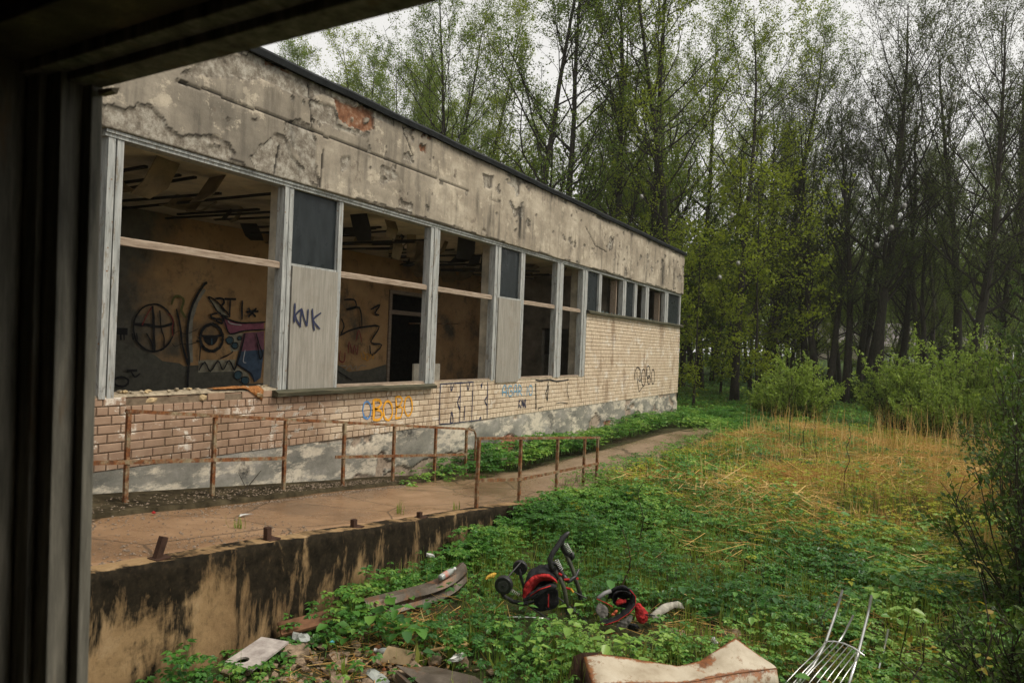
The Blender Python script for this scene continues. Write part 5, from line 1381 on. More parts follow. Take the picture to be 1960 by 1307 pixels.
# thick weeds at the foot of the retaining wall and where it runs out
x, y = scatter(1500, -4.85, -4.3, 3.2, 10.5, lambda x, y: clearof(x, y)*(.35+.65*sstep(5, 8, y)))
acc.append(elder('e', x, y, gr.uniform(.035, .06, len(x)), .12, .34, None))
x, y = scatter(1700, -5.3, -3.2, 8.2, 10.8, lambda x, y: clearof(x, y)*.9)
acc.append(elder('e', x, y, gr.uniform(.04, .065, len(x)), .12, .36, None))
# weeds along the building wall
x, y = scatter(2600, -7.55, -6.65, 8.8, 27, lambda x, y: np.where(y < 10.5, .35*(x < -6.9), 1.)*(fbm(x*1.2, y*.9, 221) > .33))
v = elder('e', x, y, gr.uniform(.05, .085, len(x)), .06, .34, None); v[0][:, 2] += .12; acc.append(v)
# green patches inside the straw
x, y = scatter(7000, -4.9, 4.0, 13, 27, lambda x, y: clearof(x, y)*sstep(.50, .60, fbm(x*.55, y*.55, 231)))
acc.append(elder('e', x, y, gr.uniform(.06, .10, len(x)), .05, .28, None, 2))
# lawn by the far corner and on into the trees
x, y = scatter(12500, -16, 8, 26, 60, lambda x, y: np.clip(30/y, 0, 1))
acc.append(elder('e', x, y, gr.uniform(.10, .17, len(x)), .02, .22, None, 1))
x, y = scatter(900, -5.35, -4.6, 10, 25, None); v = elder('e', x, y, gr.uniform(.035, .06, len(x)), .06, .22, None, 2); v[0][:, 2] += .03; acc.append(v)
x, y = scatter(5200, -6.9, -3.2, 22.3, 30, lambda x, y: sstep(22.3, 25, y))
acc.append(elder('e', x, y, gr.uniform(.07, .11, len(x)), .03, .28, None, 2))
V, F, A = join(acc)
me = np_mesh('ground_elder', V, F, M['elder'], {'rnd': A})
tag(link('ground_elder', me), 'dense green ground elder leaves carpeting the yard', 'weeds', kind='stuff')

# lighter weeds and grass blades
def blades(x, y, lmin, lmax, w, lean, mat_r=None, z0=0, per=1):
    n = len(x); z = ground_h(x, y)+z0
    P = np.stack([x, y, z-.02], 1); a = gr.uniform(0, 6.28, n); s = np.abs(gr.normal(0, lean, n))
    D = np.stack([np.cos(a)*s, np.sin(a)*s, np.ones(n)], 1)
    L = gr.uniform(lmin, lmax, n)
    V, F, k = leaf_arrays(P, D, np.stack([np.cos(a), np.sin(a), np.full(n, .2)], 1), L, np.full(n, w)*gr.uniform(.6, 1.4, n), 'blade', .22)
    return V, F, np.repeat(gr.random(n), k)
acc = []
cx = gr.uniform(-4.8, 2.2, 1000); cy = gr.uniform(3.4, 13.5, 1000); ok = clearof(cx, cy) & (cx < .15*cy+1.2) & (gr.random(len(cx)) > 1.1*rubble(cx, cy)) & (objclear(cx, cy) > .5); cx, cy = cx[ok], cy[ok]
for i in range(len(cx)):
    m = gr.integers(10, 26); acc.append(blades(cx[i]+gr.normal(0, .07, m), cy[i]+gr.normal(0, .07, m), .12, .40, .009, .45))
cx = gr.uniform(-4.7, 1.8, 260); cy = gr.uniform(3.6, 12.5, 260); ok = clearof(cx, cy) & (cx < .15*cy+1.0) & (objclear(cx, cy) > .6); cx, cy = cx[ok], cy[ok]
for i in range(len(cx)):
    m = gr.integers(7, 13); acc.append(blades(cx[i]+gr.normal(0, .02, m), cy[i]+gr.normal(0, .02, m), .12, .27, .032, .8))
x, y = scatter(3800, -4.8, 3.5, 11.5, 27, lambda x, y: clearof(x, y)*.9); acc.append(blades(x, y, .12, .4, .012, .5))
x, y = scatter(9000, -15, 7, 26, 50, None); acc.append(blades(x, y, .1, .35, .03, .5))
for (px, py_) in [(-5.35, 6.75), (-5.1, 7.6), (-5.6, 4.6)]:
    m = 14; b = blades(px+gr.normal(0, .03, m), py_+gr.normal(0, .03, m), .08, .2, .012, .4); b[0][:, 2] += ramp_z(py_)-float(ground_h(px, py_)); acc.append(b)
V, F, A = join(acc)
tag(link('grass', np_mesh('grass', V, F, M['grass'], {'rnd': A})), 'loose tufts of green grass among the weeds', 'grass', kind='stuff')
acc = []
x, y = scatter(11000, -4.8, 3.4, 11.0, 27, lambda x, y: clearof(x, y)*sstep(.40, .58, fbm(x*.8, y*.8, 241)))
acc.append(elder('e', x, y, gr.uniform(.03, .055, len(x)), .08, .34, None, 2))
x, y = scatter(1200, -4.5, 2.0, 8.5, 13.5, lambda x, y: sstep(.52, .62, fbm(x*1.1, y*1.1, 243)))
acc.append(elder('e', x, y, gr.uniform(.04, .06, len(x)), .15, .34, None))
V, F, A = join(acc)
tag(link('light_weeds', np_mesh('light_weeds', V, F, M['weedlt'], {'rnd': A})), 'yellow-green young weeds growing through the straw', 'weeds', kind='stuff')

# straw: flattened dead stalks
def stalks(x, y, lmin, lmax, w, zmax, tilt=.12, prefer=None):
    n = len(x); a = gr.uniform(0, 6.28, n) if prefer is None else gr.normal(prefer, .7, n)
    z = ground_h(x, y)+gr.uniform(.01, 1, n)*zmax
    D = np.stack([np.cos(a), np.sin(a), gr.normal(0, tilt, n)], 1); L = gr.uniform(lmin, lmax, n)
    P = np.stack([x, y, z], 1)-D*L[:, None]*.5
    P[:, 2] = np.maximum(P[:, 2], ground_h(P[:, 0], P[:, 1])+.005)
    V, F, k = leaf_arrays(P, D, gr.normal(0, 1, (n, 3)), L, np.full(n, w)*gr.uniform(.6, 1.5, n), 'blade', .05)
    return V, F, np.repeat(np.clip(gr.normal(0, .22, n)+.45+1.5*(fbm(x*.7, y*.7, 257)-.5), 0, 1), k)
acc = []
x, y = scatter(46000, -4.7, 4.2, 10.5, 26, lambda x, y: clearof(x, y)*strawzone(x, y)*(.04+.96*sstep(.43, .57, fbm(x*.6, y*.6, 251)))); acc.append(stalks(x, y, .25, .9, .009, .30, .28))
tx = gr.uniform(-4.4, 3, 330); ty = gr.uniform(11.5, 25, 330); ok = clearof(tx, ty) & (tx < .16*ty+1); tx, ty = tx[ok], ty[ok]
for i in range(len(tx)):
    m = gr.integers(10, 30); acc.append(blades(tx[i]+gr.normal(0, .10, m), ty[i]+gr.normal(0, .10, m), .15, .65, .010, 1.0))
x, y = scatter(2600, -4.4, 2.0, 9, 12.5, lambda x, y: .2+.8*sstep(.45, .6, fbm(x*.9, y*.9, 253))); acc.append(stalks(x, y, .2, .8, .007, .24, .25))
x, y = scatter(1500, -4.4, 1.6, 5.5, 9.5, lambda x, y: .1+.9*sstep(.5, .62, fbm(x*1.1, y*1.1, 255))); acc.append(stalks(x, y, .12, .5, .005, .20, .3))
x, y = scatter(700, -4.3, -3.2, 3.6, 5.8, None); acc.append(stalks(x, y, .08, .3, .005, .07))
x = gr.normal(-3.75, .22, 130); y = gr.normal(5.15, .14, 130); acc.append(stalks(x, y, .25, .5, .008, .16, .12, 2.2))
x, y = scatter(500, -2.4, .4, 6.2, 7.6, lambda x, y: .2+.8*burnt(x, y)); acc.append(stalks(x, y, .15, .55, .006, .12))
V, F, A = join(acc)
tag(link('straw', np_mesh('straw', V, F, M['straw'], {'rnd': A})), 'flattened golden straw of last year covering the far part of the yard', 'straw', kind='stuff')
acc = []
def reeds(n, x0, x1, y0, y1, l0, l1, lean, w=.012, dens=None):
    x, y = scatter(n, x0, x1, y0, y1, dens); return blades(x, y, l0, l1, w, lean)
acc.append(reeds(340, -.9, 2.6, 19.5, 24.5, .4, 1.6, .25, .012)); acc.append(reeds(320, -2.6, 2.6, 16, 25.5, .3, .9, .9, .011)); acc.append(reeds(130, -4.4, -1.5, 21, 25, .5, 1.2, .4, .014)); acc.append(reeds(160, -4, 2.4, 14, 21, .4, 1.0, .5, .011))
V, F, A = join(acc)
tag(link('dry_reeds', np_mesh('dry_reeds', V, F, M['straw'], {'rnd': A})), 'upright dry reeds below the wide shrub', 'reeds', kind='stuff')

n = 5200; x = gr.uniform(-4.8, 1.6, n); y = gr.uniform(3.4, 12, n); k = clearof(x, y) & (x < .15*y+1.0); x, y = x[k], y[k]; n = len(x)
P = np.stack([x, y, ground_h(x, y)+gr.uniform(.005, .10, n)], 1)
me = leaves('dead_leaves', P, gr.normal(0, 1, (n, 3))*[[1, 1, .25]], gr.normal(0, .3, (n, 3))+[[0, 0, 1]], gr.uniform(.02, .055, n), gr.uniform(.012, .03, n), M['brownstalk'], 'ovate')
tag(link('dead_leaves', me), 'brown dead leaves scattered between the weeds', 'leaves', kind='stuff')

# bare dark stalks standing singly, and yellowing weeds near the window
for i, (x, y, h, lab) in enumerate([(-2.6, 19.2, 2.0, 'tallest dark dead stalk, in the straw in front of the lone shrub'), (-2.05, 17.6, 1.45, 'thin dead stalk right of the tallest one in the straw'),
        (-1.7, 16.6, 1.2, 'dead stalk standing beside the pale board in the straw'), (-.95, 14.2, 1.3, 'crooked dead stalk on the green edge of the straw'),
        (-3.05, 9.0, .95, 'thin bare stalk left of the straw, above the red seat'), (-2.52, 7.0, .85, 'reddish bare stalk right beside the stroller wreck')]):
    mb = MB(); g = float(ground_h(x, y)); r = random.Random(i)
    pts = [(x+r.gauss(0, .012)*k, y+r.gauss(0, .012)*k, g-.03+h*k/6) for k in range(7)]
    mb.tube(pts, [.010-.0011*k for k in range(7)], 5)
    for k in range(3):
        f = r.uniform(.4, .95); p = pts[int(f*6)]; a = r.uniform(0, 6.28)
        mb.tube([p, (p[0]+.08*math.cos(a), p[1]+.08*math.sin(a), p[2]+.12)], [.004, .002], 3)
    tag(mb.build('dead_stalk', M['rustdark'] if i == 5 else M['twig']), lab, 'stalk', 'dead stalks')
for i, (x, y, h, nl, lab) in enumerate([(.02, 4.6, 1.15, 16, 'thin weed with yellowing leaves right of the chrome frame'), (.14, 4.3, 1.35, 14, 'tall thin weed with yellow leaf clusters at the lower right'),
        (.42, 5.3, 1.5, 18, 'weed with orange-yellow leaves before the dark bush'), (-.62, 7.1, .5, 12, 'small yellow-green sprig in the weeds above the chrome frame')]):
    o = empty('yellow_weed', (x, y, float(ground_h(x, y)))); tag(o, lab, 'weed', 'yellowing weeds')
    mb = MB(); r = random.Random(50+i); g = float(ground_h(x, y))
    pts = [Vector((x+.02*k*r.gauss(0, 1), y+.02*k*r.gauss(0, 1), g+h*k/6)) for k in range(7)]
    mb.tube(pts, [.007-.0007*k for k in range(7)], 5); mb.build('stem', M['twig'], o)
    P = []; D = []
    for q in range(4):
        b, d = at(pts, .35+.2*q)
        for k in range(nl//3):
            P.append(b+Vector((r.gauss(0, .03), r.gauss(0, .03), r.gauss(0, .025)))); D.append((r.gauss(0, 1), r.gauss(0, 1), r.gauss(.1, .4)))
    P = np.array(P); n = len(P)
    lc = link('leaf_cluster', leaves('leaf_cluster', P, np.array(D), gr.normal(0, .4, (n, 3))+[[0, 0, 1]], gr.uniform(.035, .065, n), gr.uniform(.025, .04, n), M['yleaf'], 'ovate'), o); lc['kind'] = 'stuff'
# ------------------------------------------------------------------ debris in the yard
M['red'] = simple('red_fabric', (.38, .028, .028), .85, .65, 14, .15, obj=True, bumpy=.8)
M['black'] = simple('black_plastic', (.018, .018, .019), .45, .4, 8, .5, obj=True, bumpy=.1)
M['blackcloth'] = simple('black_fabric', (.022, .022, .024), .85, .4, 14, .2, obj=True)
M['greycloth'] = simple('grey_fabric', (.13, .122, .11), .9, .3, 12, .2, obj=True)
M['legpaint'] = simple('mossy_dark_tube', (.07, .072, .05), .6, .5, 9, .4, obj=True)
M['chrome'] = simple('worn_chrome', (.62, .62, .60), .28, .2, 10, .5, metal=.9, bumpy=.1)
M['coil'] = simple('pale_spring', (.62, .62, .60), .4, .15, 10, .5, metal=.5, bumpy=0, obj=True)
t = NT('dull_rusting_zinc', .5, .4)
c = t.ramp(t.noise(3, 6, .7), [(.3, (.035, .028, .02)), (.52, (.095, .075, .055)), (.75, (.20, .17, .135))])
c = t.mix(t.rng(t.noise(5, 6, .75), .52, .64, 0, .8), c, (.19, .085, .035))
t.col(c); t.b.inputs['Metallic'].default_value = .3; t.bump(t.noise(25, 4, .7), .4, .005); M['zinc'] = t.m
M['paleboard'] = simple('pale_worn_board', (.42, .36, .33), .85, .4, 9, .2, c2=(.55, .50, .46))
M['brownboard'] = simple('brown_board', (.17, .085, .045), .8, .4, 7, .2)
M['whiteplastic'] = simple('white_plastic', (.62, .62, .60), .5, .25, 12, .4)
M['clear'] = simple('cloudy_clear_plastic', (.36, .38, .36), .2, .3, 15, .5, bumpy=.2)
t = NT('white_enamel_rusting', .55, .4)
c = t.ramp(t.noise(4, 5, .65), [(.3, (.33, .265, .18)), (.55, (.50, .43, .32)), (.8, (.60, .54, .43))])
e = t.math('ADD', t.attr('edge'), t.math('MULTIPLY', t.math('SUBTRACT', t.noise(11, 6, .78), .5), 1.7))
c = t.mix(t.rng(e, .42, .62), c, t.ramp(t.noise(22, 5, .7), [(.3, (.05, .022, .012)), (.55, (.25, .09, .025)), (.8, (.42, .19, .06))]))
c = t.mix(t.rng(t.noise(5, 6, .8), .56, .63, 0, .85), c, (.22, .115, .05))
t.col(c); t.bump(t.noise(30, 4, .7), .3, .004); M['enamel'] = t.m
M['stone'] = simple('rubble_stone', (.26, .18, .12), .92, .5, 2, .2, c2=(.46, .34, .235), obj=True, bumpy=.8)
M['stonered'] = simple('brick_rubble', (.34, .13, .06), .92, .4, 9, .2, obj=True, bumpy=.8)

def local(name, loc, label, cat, group=None, yaw=YAW):
    o = empty(name, loc); o.rotation_euler = (0, 0, yaw); tag(o, label, cat, group); return o
def lpart(mb, name, mat, parent, smooth=False, bevel=0, solid=0):
    o = mb.build(name, mat, None, smooth, bevel, solid); o.parent = parent; return o
def coil(a, b, r, turns, wire):
    a, b = Vector(a), Vector(b); d = (b-a).normalized(); x = d.orthogonal().normalized(); y = d.cross(x)
    n = turns*10
    return MB().tube([a.lerp(b, i/n)+(x*math.cos(i*.628)+y*math.sin(i*.628))*r for i in range(n+1)], wire, 4)

# --- stroller wreck.  local axes: x right, y away, z up; zoomed-photo units -> metres
S = local('stroller_wreck', (-3.01, 6.11, .04), 'wrecked black and red baby stroller frame lying in the weeds', 'stroller')
def q(zx, zy, w=0): return ((zx-653)/4.667/198, w, (865-zy)/4.667/198+.04)
def path(pts, rad, n=7): return MB().tube([q(*p) for p in pts], rad, n)
w1 = MB(); c = Vector(q(285, 580, -.05)); ax = Vector((.25, 1, .12)).normalized()
wh = lpart(w1.tube([c-ax*.03, c+ax*.03], .088, 22), 'wheel', M['black'], S, bevel=.008)
lpart(MB().tube([c-ax*.036, c-ax*.031], .055, 18), 'rim', simple('grey_black_rim', (.05, .05, .05), .4, .3, 9, .5, obj=True), wh)
lpart(MB().tube([c-ax*.046, c-ax*.037], .016, 10), 'hub_cap', M['black'], wh)
c2 = Vector(q(430, 500, .22)); wh = lpart(MB().tube([c2-ax*.025, c2+ax*.025], .075, 20), 'wheel', M['black'], S, bevel=.008)
lpart(MB().tube([c2-ax*.034, c2-ax*.026], .03, 12), 'hub_cap', M['black'], wh)
lpart(path([(285, 580, 0), (262, 650, 0), (290, 700, 0), (370, 750, .02), (480, 775, .05), (560, 770, .1)], [.016, .02, .022, .022, .02, .016]), 'fork_arm', M['black'], S, True)
lpart(path([(430, 500, .2), (440, 580, .2), (480, 700, .2), (560, 770, .15)], .016), 'fork_arm', M['black'], S, True)
lpart(path([(290, 560, 0), (440, 440, .2)], .008), 'axle', M['black'], S)
lpart(coil(q(345, 645, .02), q(430, 700, .04), .015, 6, .0028), 'spring', M['coil'], S, True)
# folded hood: black outer shell, red quilted rim, dark inside
rim = [(458, 705), (452, 640), (468, 570), (510, 510), (570, 472), (640, 460), (700, 478), (745, 510), (762, 548)]
inner = [(535, 675), (545, 630), (562, 598), (592, 572), (628, 556), (668, 548), (702, 546), (735, 552), (760, 560)]
mb = MB(); rows = []
for (a, b) in zip(rim, inner):
    A, Bq = Vector(q(*a, -.06)), Vector(q(*b, .03)); m = A.lerp(Bq, .5)+Vector((0, -.045, .01))
    rows.append([A+Vector((0, .02, 0)), A.lerp(m, .5)+Vector((0, -.014, 0)), m, m.lerp(Bq, .5)+Vector((0, -.01, 0)), Bq])
mb.sheet(rows); lpart(mb, 'hood_lining', M['red'], S, True, solid=.008)
mb = MB(); rows = []
for i, (a, b) in enumerate(zip(rim, inner)):
    A = Vector(q(*a, -.055)); f = i/8; B1 = Vector(q(a[0]+25, a[1]-38+20*abs(f-.5), .10)); B2 = Vector(q(620+18*i, 600-10*i, .30)); rows.append([A, A.lerp(B1, .6)+Vector((0, 0, .01)), B1, B1.lerp(B2, .5)+Vector((0, .03, .02)), B2])
mb.sheet(rows); lpart(mb, 'hood_shell', M['blackcloth'], S, True, solid=.006)
mb = MB(); rows = []
for i, b in enumerate(inner):
    Bq = Vector(q(*b, .03)); lo = Vector(q(520+30*i, 668-14*i, -.02)); dp = Vector(q(600+15*i, 620-5*i, .16)); rows.append([Bq, Bq.lerp(dp, .6), dp, dp.lerp(lo, .5)+Vector((0, .02, -.02)), lo])
mb.sheet(rows); lpart(mb, 'hood_inside', M['blackcloth'], S, True)
lpart(path([(462, 715, -.06), (520, 672, -.075), (600, 615, -.08), (680, 578, -.07), (770, 570, -.04)], [.018, .03, .036, .036, .03], 9), 'seat_roll', M['blackcloth'], S, True)
lpart(path([(520, 655, -.1), (600, 590, -.115), (700, 555, -.105)], .006, 5), 'piping', M['red'], S, True)
mb = MB(); mb.sheet([[q(540, 690, .06), q(640, 650, .10), q(780, 610, .08)], [q(560, 760, .04), q(660, 740, .06), q(790, 720, .08)], [q(560, 850, .1), q(680, 845, .05), q(800, 820, .1)]])
lpart(mb, 'seat_cloth', M['blackcloth'], S, True, solid=.01)
lpart(path([(685, 640, -.07), (688, 760, -.06)], .006, 5), 'piping', M['red'], S)
# legs and handle fork
lpart(path([(735, 445, 0), (790, 520, -.02), (830, 600, -.03), (862, 790, -.03)], [.018, .02, .022, .021], 8), 'leg', M['legpaint'], S, True)
lpart(path([(862, 780, -.03), (866, 822, -.03)], .024, 8), 'foot_cap', M['black'], S)
lpart(path([(815, 300, .18), (870, 390, .17), (925, 510, .15), (985, 690, .13)], [.018, .02, .021, .021], 8), 'leg', M['legpaint'], S, True)
lpart(path([(982, 680, .13), (992, 740, .13)], .024, 8), 'foot_cap', M['black'], S)
lpart(path([(862, 118, .08), (830, 150, .08), (800, 180, .07), (770, 225, .05), (720, 290, .02), (690, 350, 0), (705, 420, 0), (740, 450, 0)], [.010, .024, .028, .026, .026, .028, .03, .026], 8), 'handle_fork', M['black'], S, True)
lpart(path([(800, 180, .07), (800, 250, .12), (830, 320, .17), (890, 370, .18)], [.026, .026, .026, .024], 8), 'handle_fork', M['black'], S, True)
lpart(path([(700, 380, 0), (760, 400, .02), (800, 470, .0), (815, 520, 0)], [.02, .024, .024, .026], 8), 'joint_block', M['black'], S, True)
lpart(path([(900, 330, .18), (915, 375, .18), (880, 405, .18)], .02, 8), 'joint_block', M['black'], S, True)
lpart(coil(q(748, 345, -.03), q(795, 432, -.03), .018, 6, .003), 'spring', M['coil'], S, True)
lpart(coil(q(838, 240, .14), q(886, 322, .15), .018, 6, .003), 'spring', M['coil'], S, True)
lpart(path([(810, 500, .0), (870, 560, .06), (940, 540, .14), (970, 470, .15)], [.03, .022, .02, .01], 7), 'cross_brace', M['black'], S, True)
for a in [[(820, 520), (870, 515)], [(830, 590), (880, 600)], [(935, 510), (948, 500)], [(770, 465), (800, 480)]]:
    lpart(path([(*p, -.03) for p in a], .012, 6), 'red_strap', M['red'], S)
lpart(path([(885, 600, -.02), (910, 632, -.02)], .011, 6), 'orange_clip', simple('orange_clip', (.6, .3, .03), .6, .2, 9, obj=True), S)
for a in [[(900, 640, .05), (1045, 722, .1)], [(780, 720, .1), (1040, 885, -.02)], [(955, 748, .05), (915, 805, 0)], [(480, 770, .05), (690, 850, -.1)], [(650, 640, .1), (700, 840, .1)], [(720, 640, .12), (760, 820, .1)]]:
    lpart(path(a, .008, 6), 'frame_rod', M['black'], S)
lpart(path([(255, 862, -.1), (330, 848, -.11), (420, 838, -.12), (520, 836, -.12), (620, 842, -.11), (700, 852, -.1)], .009, 7), 'bent_bar', M['chrome'], S, True)

# --- torn-off stroller seat
T = local('torn_stroller_seat', (-2.31, 6.38, .07), 'torn red, grey and black stroller seat lying right of the stroller wreck', 'stroller seat')
def q2(zx, zy, w=0): return ((zx-1353)/4.667/200, w, (935-zy)/4.667/200+.03)
def path2(pts, rad, n=7): return MB().tube([q2(*p) for p in pts], rad, n)
ring = [(1250, 770), (1255, 700), (1290, 655), (1350, 636), (1420, 655), (1468, 700), (1462, 760), (1400, 820), (1300, 885), (1200, 925), (1150, 930)]
rw = [.10, .08, .06, .06, .04, .0, -.05, -.09, -.10, -.10, -.08]
mb = MB(); rows = []
for (x, z), w in zip(ring, rw):
    p = Vector(q2(x, z, w)); c = Vector(q2(1360, 760, .1)); d = (c-p).normalized()
    rows.append([p+d*.05+Vector((0, .06, -.02)), p+d*.02+Vector((0, .0, 0)), p, p-d*.014+Vector((0, .01, 0)), p+d*.0+Vector((0, .05, -.01))])
mb.sheet(rows); lpart(mb, 'seat_rim', M['blackcloth'], T, True, solid=.008)
lpart(path2([(x, z, w-.012) for (x, z), w in zip(ring[4:], rw[4:])], .004, 5), 'piping', M['red'], T, True)
mb = MB(); rows = []
for i in range(9):
    a = i/8*math.pi*2; rows.append([q2(1355+100*math.cos(a), 740+95*math.sin(a), .02+.04*math.sin(a)), q2(1352+75*math.cos(a), 770+60*math.sin(a), .14), q2(1350+20*math.cos(a), 800+20*math.sin(a), .18)])
mb.sheet(rows); lpart(mb, 'seat_inside', M['blackcloth'], T, True, solid=.006)
def cushion(pts, h, nm, mat):
    mb = MB(); c = sum((Vector(p) for p in pts), Vector())/len(pts); up = Vector((0, -h, h*.4))
    n = len(pts); vs = [Vector(p) for p in pts]+[c.lerp(Vector(p), .55)+up for p in pts]+[c+up*1.15]
    mb.add(vs, [(i, (i+1) % n, n+(i+1) % n, n+i) for i in range(n)]+[(n+i, n+(i+1) % n, 2*n) for i in range(n)])
    o = lpart(mb, nm, mat, T, True, solid=.006); m = o.modifiers.new('sub', 'SUBSURF'); m.levels = 1; m.render_levels = 1
cushion([q2(1480, 720, .0), q2(1545, 800, -.02), q2(1600, 860, -.04), q2(1560, 935, -.06), q2(1470, 930, -.07), q2(1450, 800, -.02)], .03, 'side_panel', M['red'])
cushion([q2(1240, 960, -.08), q2(1350, 870, -.10), q2(1460, 810, -.07), q2(1430, 900, -.11), q2(1360, 970, -.12)], .008, 'side_panel', M['greycloth'])
cushion([q2(1115, 740, -.02), q2(1250, 790, -.04), q2(1220, 880, -.08), q2(1140, 900, -.09), q2(1110, 820, -.05)], .008, 'side_panel', M['greycloth'])
cushion([q2(1270, 760, .02), q2(1390, 740, .05), q2(1400, 765, .02), q2(1310, 800, -.01)], .02, 'harness_pad', M['red'])
cushion([q2(1240, 860, -.06), q2(1300, 800, -.05), q2(1315, 815, -.06), q2(1260, 870, -.08)], .012, 'harness_pad', simple('faded_red_pad', (.5, .11, .05), .8, .3, 9, obj=True))
cushion([q2(1380, 930, -.08), q2(1440, 890, -.09), q2(1520, 945, -.08), q2(1500, 1000, -.06), q2(1400, 1005, -.05)], .02, 'black_flap', M['blackcloth'])
cushion([q2(1170, 985, -.06), q2(1280, 1000, -.08), q2(1260, 1025, -.08), q2(1210, 1020, -.06)], .01, 'red_flap', M['red'])
lpart(path2([(1130, 735, .0), (1200, 700, .05), (1255, 690, .08)], .02, 8), 'grey_tube', simple('grey_tube', (.22, .22, .22), .5, .2, 9, obj=True), T, True)
lpart(path2([(1120, 732, -.02), (1200, 760, -.03), (1260, 792, -.03)], .004, 5), 'piping', M['red'], T)
lpart(path2([(1465, 800, -.03), (1550, 840, -.06), (1640, 855, -.04)], .006, 5), 'strap', M['blackcloth'], T)

ctex = bpy.data.textures.new('crumple', 'CLOUDS'); ctex.noise_scale = .07; ctex.noise_depth = 3
for o_ in [c_ for r_ in (S, T) for c_ in r_.children if c_.name.split('.')[0] in ('hood_lining', 'hood_shell', 'hood_inside', 'seat_cloth', 'seat_roll', 'seat_rim', 'seat_inside', 'side_panel', 'black_flap', 'red_flap', 'harness_pad')]:
    m_ = o_.modifiers.new('fine', 'SUBSURF'); m_.levels = 2; m_.render_levels = 2
    m_ = o_.modifiers.new('crumple', 'DISPLACE'); m_.texture = ctex; m_.strength = .05; m_.mid_level = .5; m_.texture_coords = 'LOCAL'
# --- bent zinc gutter piece
mb = MB(); rows = []
for i in range(41):
    f = i/40; c = Vector((-4.40+.40*f-.9*max(0, f-.72)**2, 5.08+1.20*f, .03+.30*max(0, f-.5)**1.5))
    nx = Vector((.92, -.38, 0)); k = .012*math.sin(11*f)
    rows.append([c+nx*(-.02), c+nx*.05+Vector((0, 0, .005)), c+nx*(.095+k)+Vector((0, 0, .055)), c+nx*(.045-k)+Vector((0, 0, .10)), c+nx*(.085+k)+Vector((0, 0, .15)), c+nx*.05+Vector((0, 0, .205)), c+nx*(-.01)+Vector((0, 0, .225)), c+nx*(-.07)+Vector((0, 0, .20)), c+nx*(-.09)+Vector((0, 0, .15))])
mb.sheet(rows); tag(mb.build('metal_gutter', M['zinc'], smooth=False, solid=.005), 'long bent zinc gutter piece lying in the weeds left of the stroller', 'gutter')
# --- brown plank, pale board with a hole, rusty sheet
mb = MB(); mb.bar((-4.74, 4.38, .12), (-4.48, 4.83, .17), .17, .03, (.2, -.3, 1))
tag(mb.build('plank', M['brownboard'], bevel=.004), 'short brown plank at the foot of the retaining wall', 'plank')
co = [(-4.64, 3.74, .10), (-4.37, 3.78, .09), (-4.46, 4.23, .13), (-4.70, 4.15, .14)]
hc = Vector((-4.54, 3.83, .105)); mb = MB(); n = 24; rows = [[], []]
for i in range(n+1):
    a = 2*math.pi*i/n; f = (i/n*4) % 4; k = int(f) % 4
    rows[0].append(Vector(co[k]).lerp(Vector(co[(k+1) % 4]), f-int(f)))
o0 = rows[0]
for p in o0:
    d = (p-hc); d.z = 0; d.normalize(); rows[1].append(hc+d*.05+Vector((0, 0, .0)))
mb.sheet(rows); tag(mb.build('board', M['paleboard'], solid=.018), 'pale worn board with a round hole at its corner, on the rubble', 'board')
mb = MB(); mb.sheet([[(-3.42, 4.36, .16), (-3.2, 4.32, .12), (-3.02, 4.30, .06)], [(-3.36, 4.44, .13), (-3.12, 4.45, .13), (-2.9, 4.44, .10)], [(-3.22, 4.58, .12), (-2.98, 4.62, .11), (-2.72, 4.62, .07)], [(-3.1, 4.66, .06), (-2.9, 4.70, .08), (-2.66, 4.66, .03)]])
tag(mb.build('metal_sheet', M['zinc'], solid=.005), 'crumpled brownish sheet of metal at the bottom edge, left of the white casing', 'metal sheet')
mb = MB(); mb.bar((-3.40, 4.35, .10), (-3.02, 4.22, .05), .03, .05)
tag(mb.build('metal_strip', M['zinc']), 'folded metal strip lying against the crumpled brownish sheet', 'metal strip')

# --- white enamel casing, rusting along its edges
K = empty('metal_casing', (-1.5, 5.4, 0)); tag(K, 'white enamelled metal casing rusting along its folded edges, front of the yard', 'metal casing')
topc = [((-2.13, 5.05, .30), (-1.90, 4.72, .24)), ((-2.04, 5.12, .32), (-1.85, 4.78, .26)), ((-1.75, 5.25, .30), (-1.66, 4.95, .255)), ((-1.48, 5.38, .275), (-1.42, 5.17, .24)), ((-1.34, 5.52, .30), (-1.30, 5.28, .25)), ((-1.23, 5.67, .37), (-1.15, 5.42, .27)), ((-1.14, 5.80, .425), (-1.02, 5.54, .285)), ((-.98, 5.77, .365), (-.92, 5.63, .29)), ((-.830, 5.745, .305), (-.81, 5.725, .30))]
nu, nv = 33, 17; V = []; E = []
for i in range(nu):
    f = i/(nu-1)*(len(topc)-1); k = min(int(f), len(topc)-2); fr_ = f-k; fr_ = fr_*fr_*(3-2*fr_)*.5+fr_*.5
    A = Vector(topc[k][0]).lerp(Vector(topc[k+1][0]), fr_); Bq = Vector(topc[k][1]).lerp(Vector(topc[k+1][1]), fr_)
    for j in range(nv):
        g = j/(nv-1); p = A.lerp(Bq, g); p.z += .012*float(fbm(p.x*5, p.y*5, 301)-.5)
        V.append(p); E.append(max(1.0*math.exp(-i/2.4), 1.05*math.exp(-(nv-1-j)/2.0), .85*math.exp(-j/2.0), 1.0*math.exp(-((f-4.2)/.6)**2)*(1.0-.7*g), .12))
F = grid_faces(nu, nv)
me = np_mesh('top_sheet', np.array([tuple(p) for p in V]), F, M['enamel'], {'edge': np.array(E)}, True)
o = link('top_sheet', me, K); m = o.modifiers.new('s', 'SOLIDIFY'); m.thickness = .004; m.offset = 0
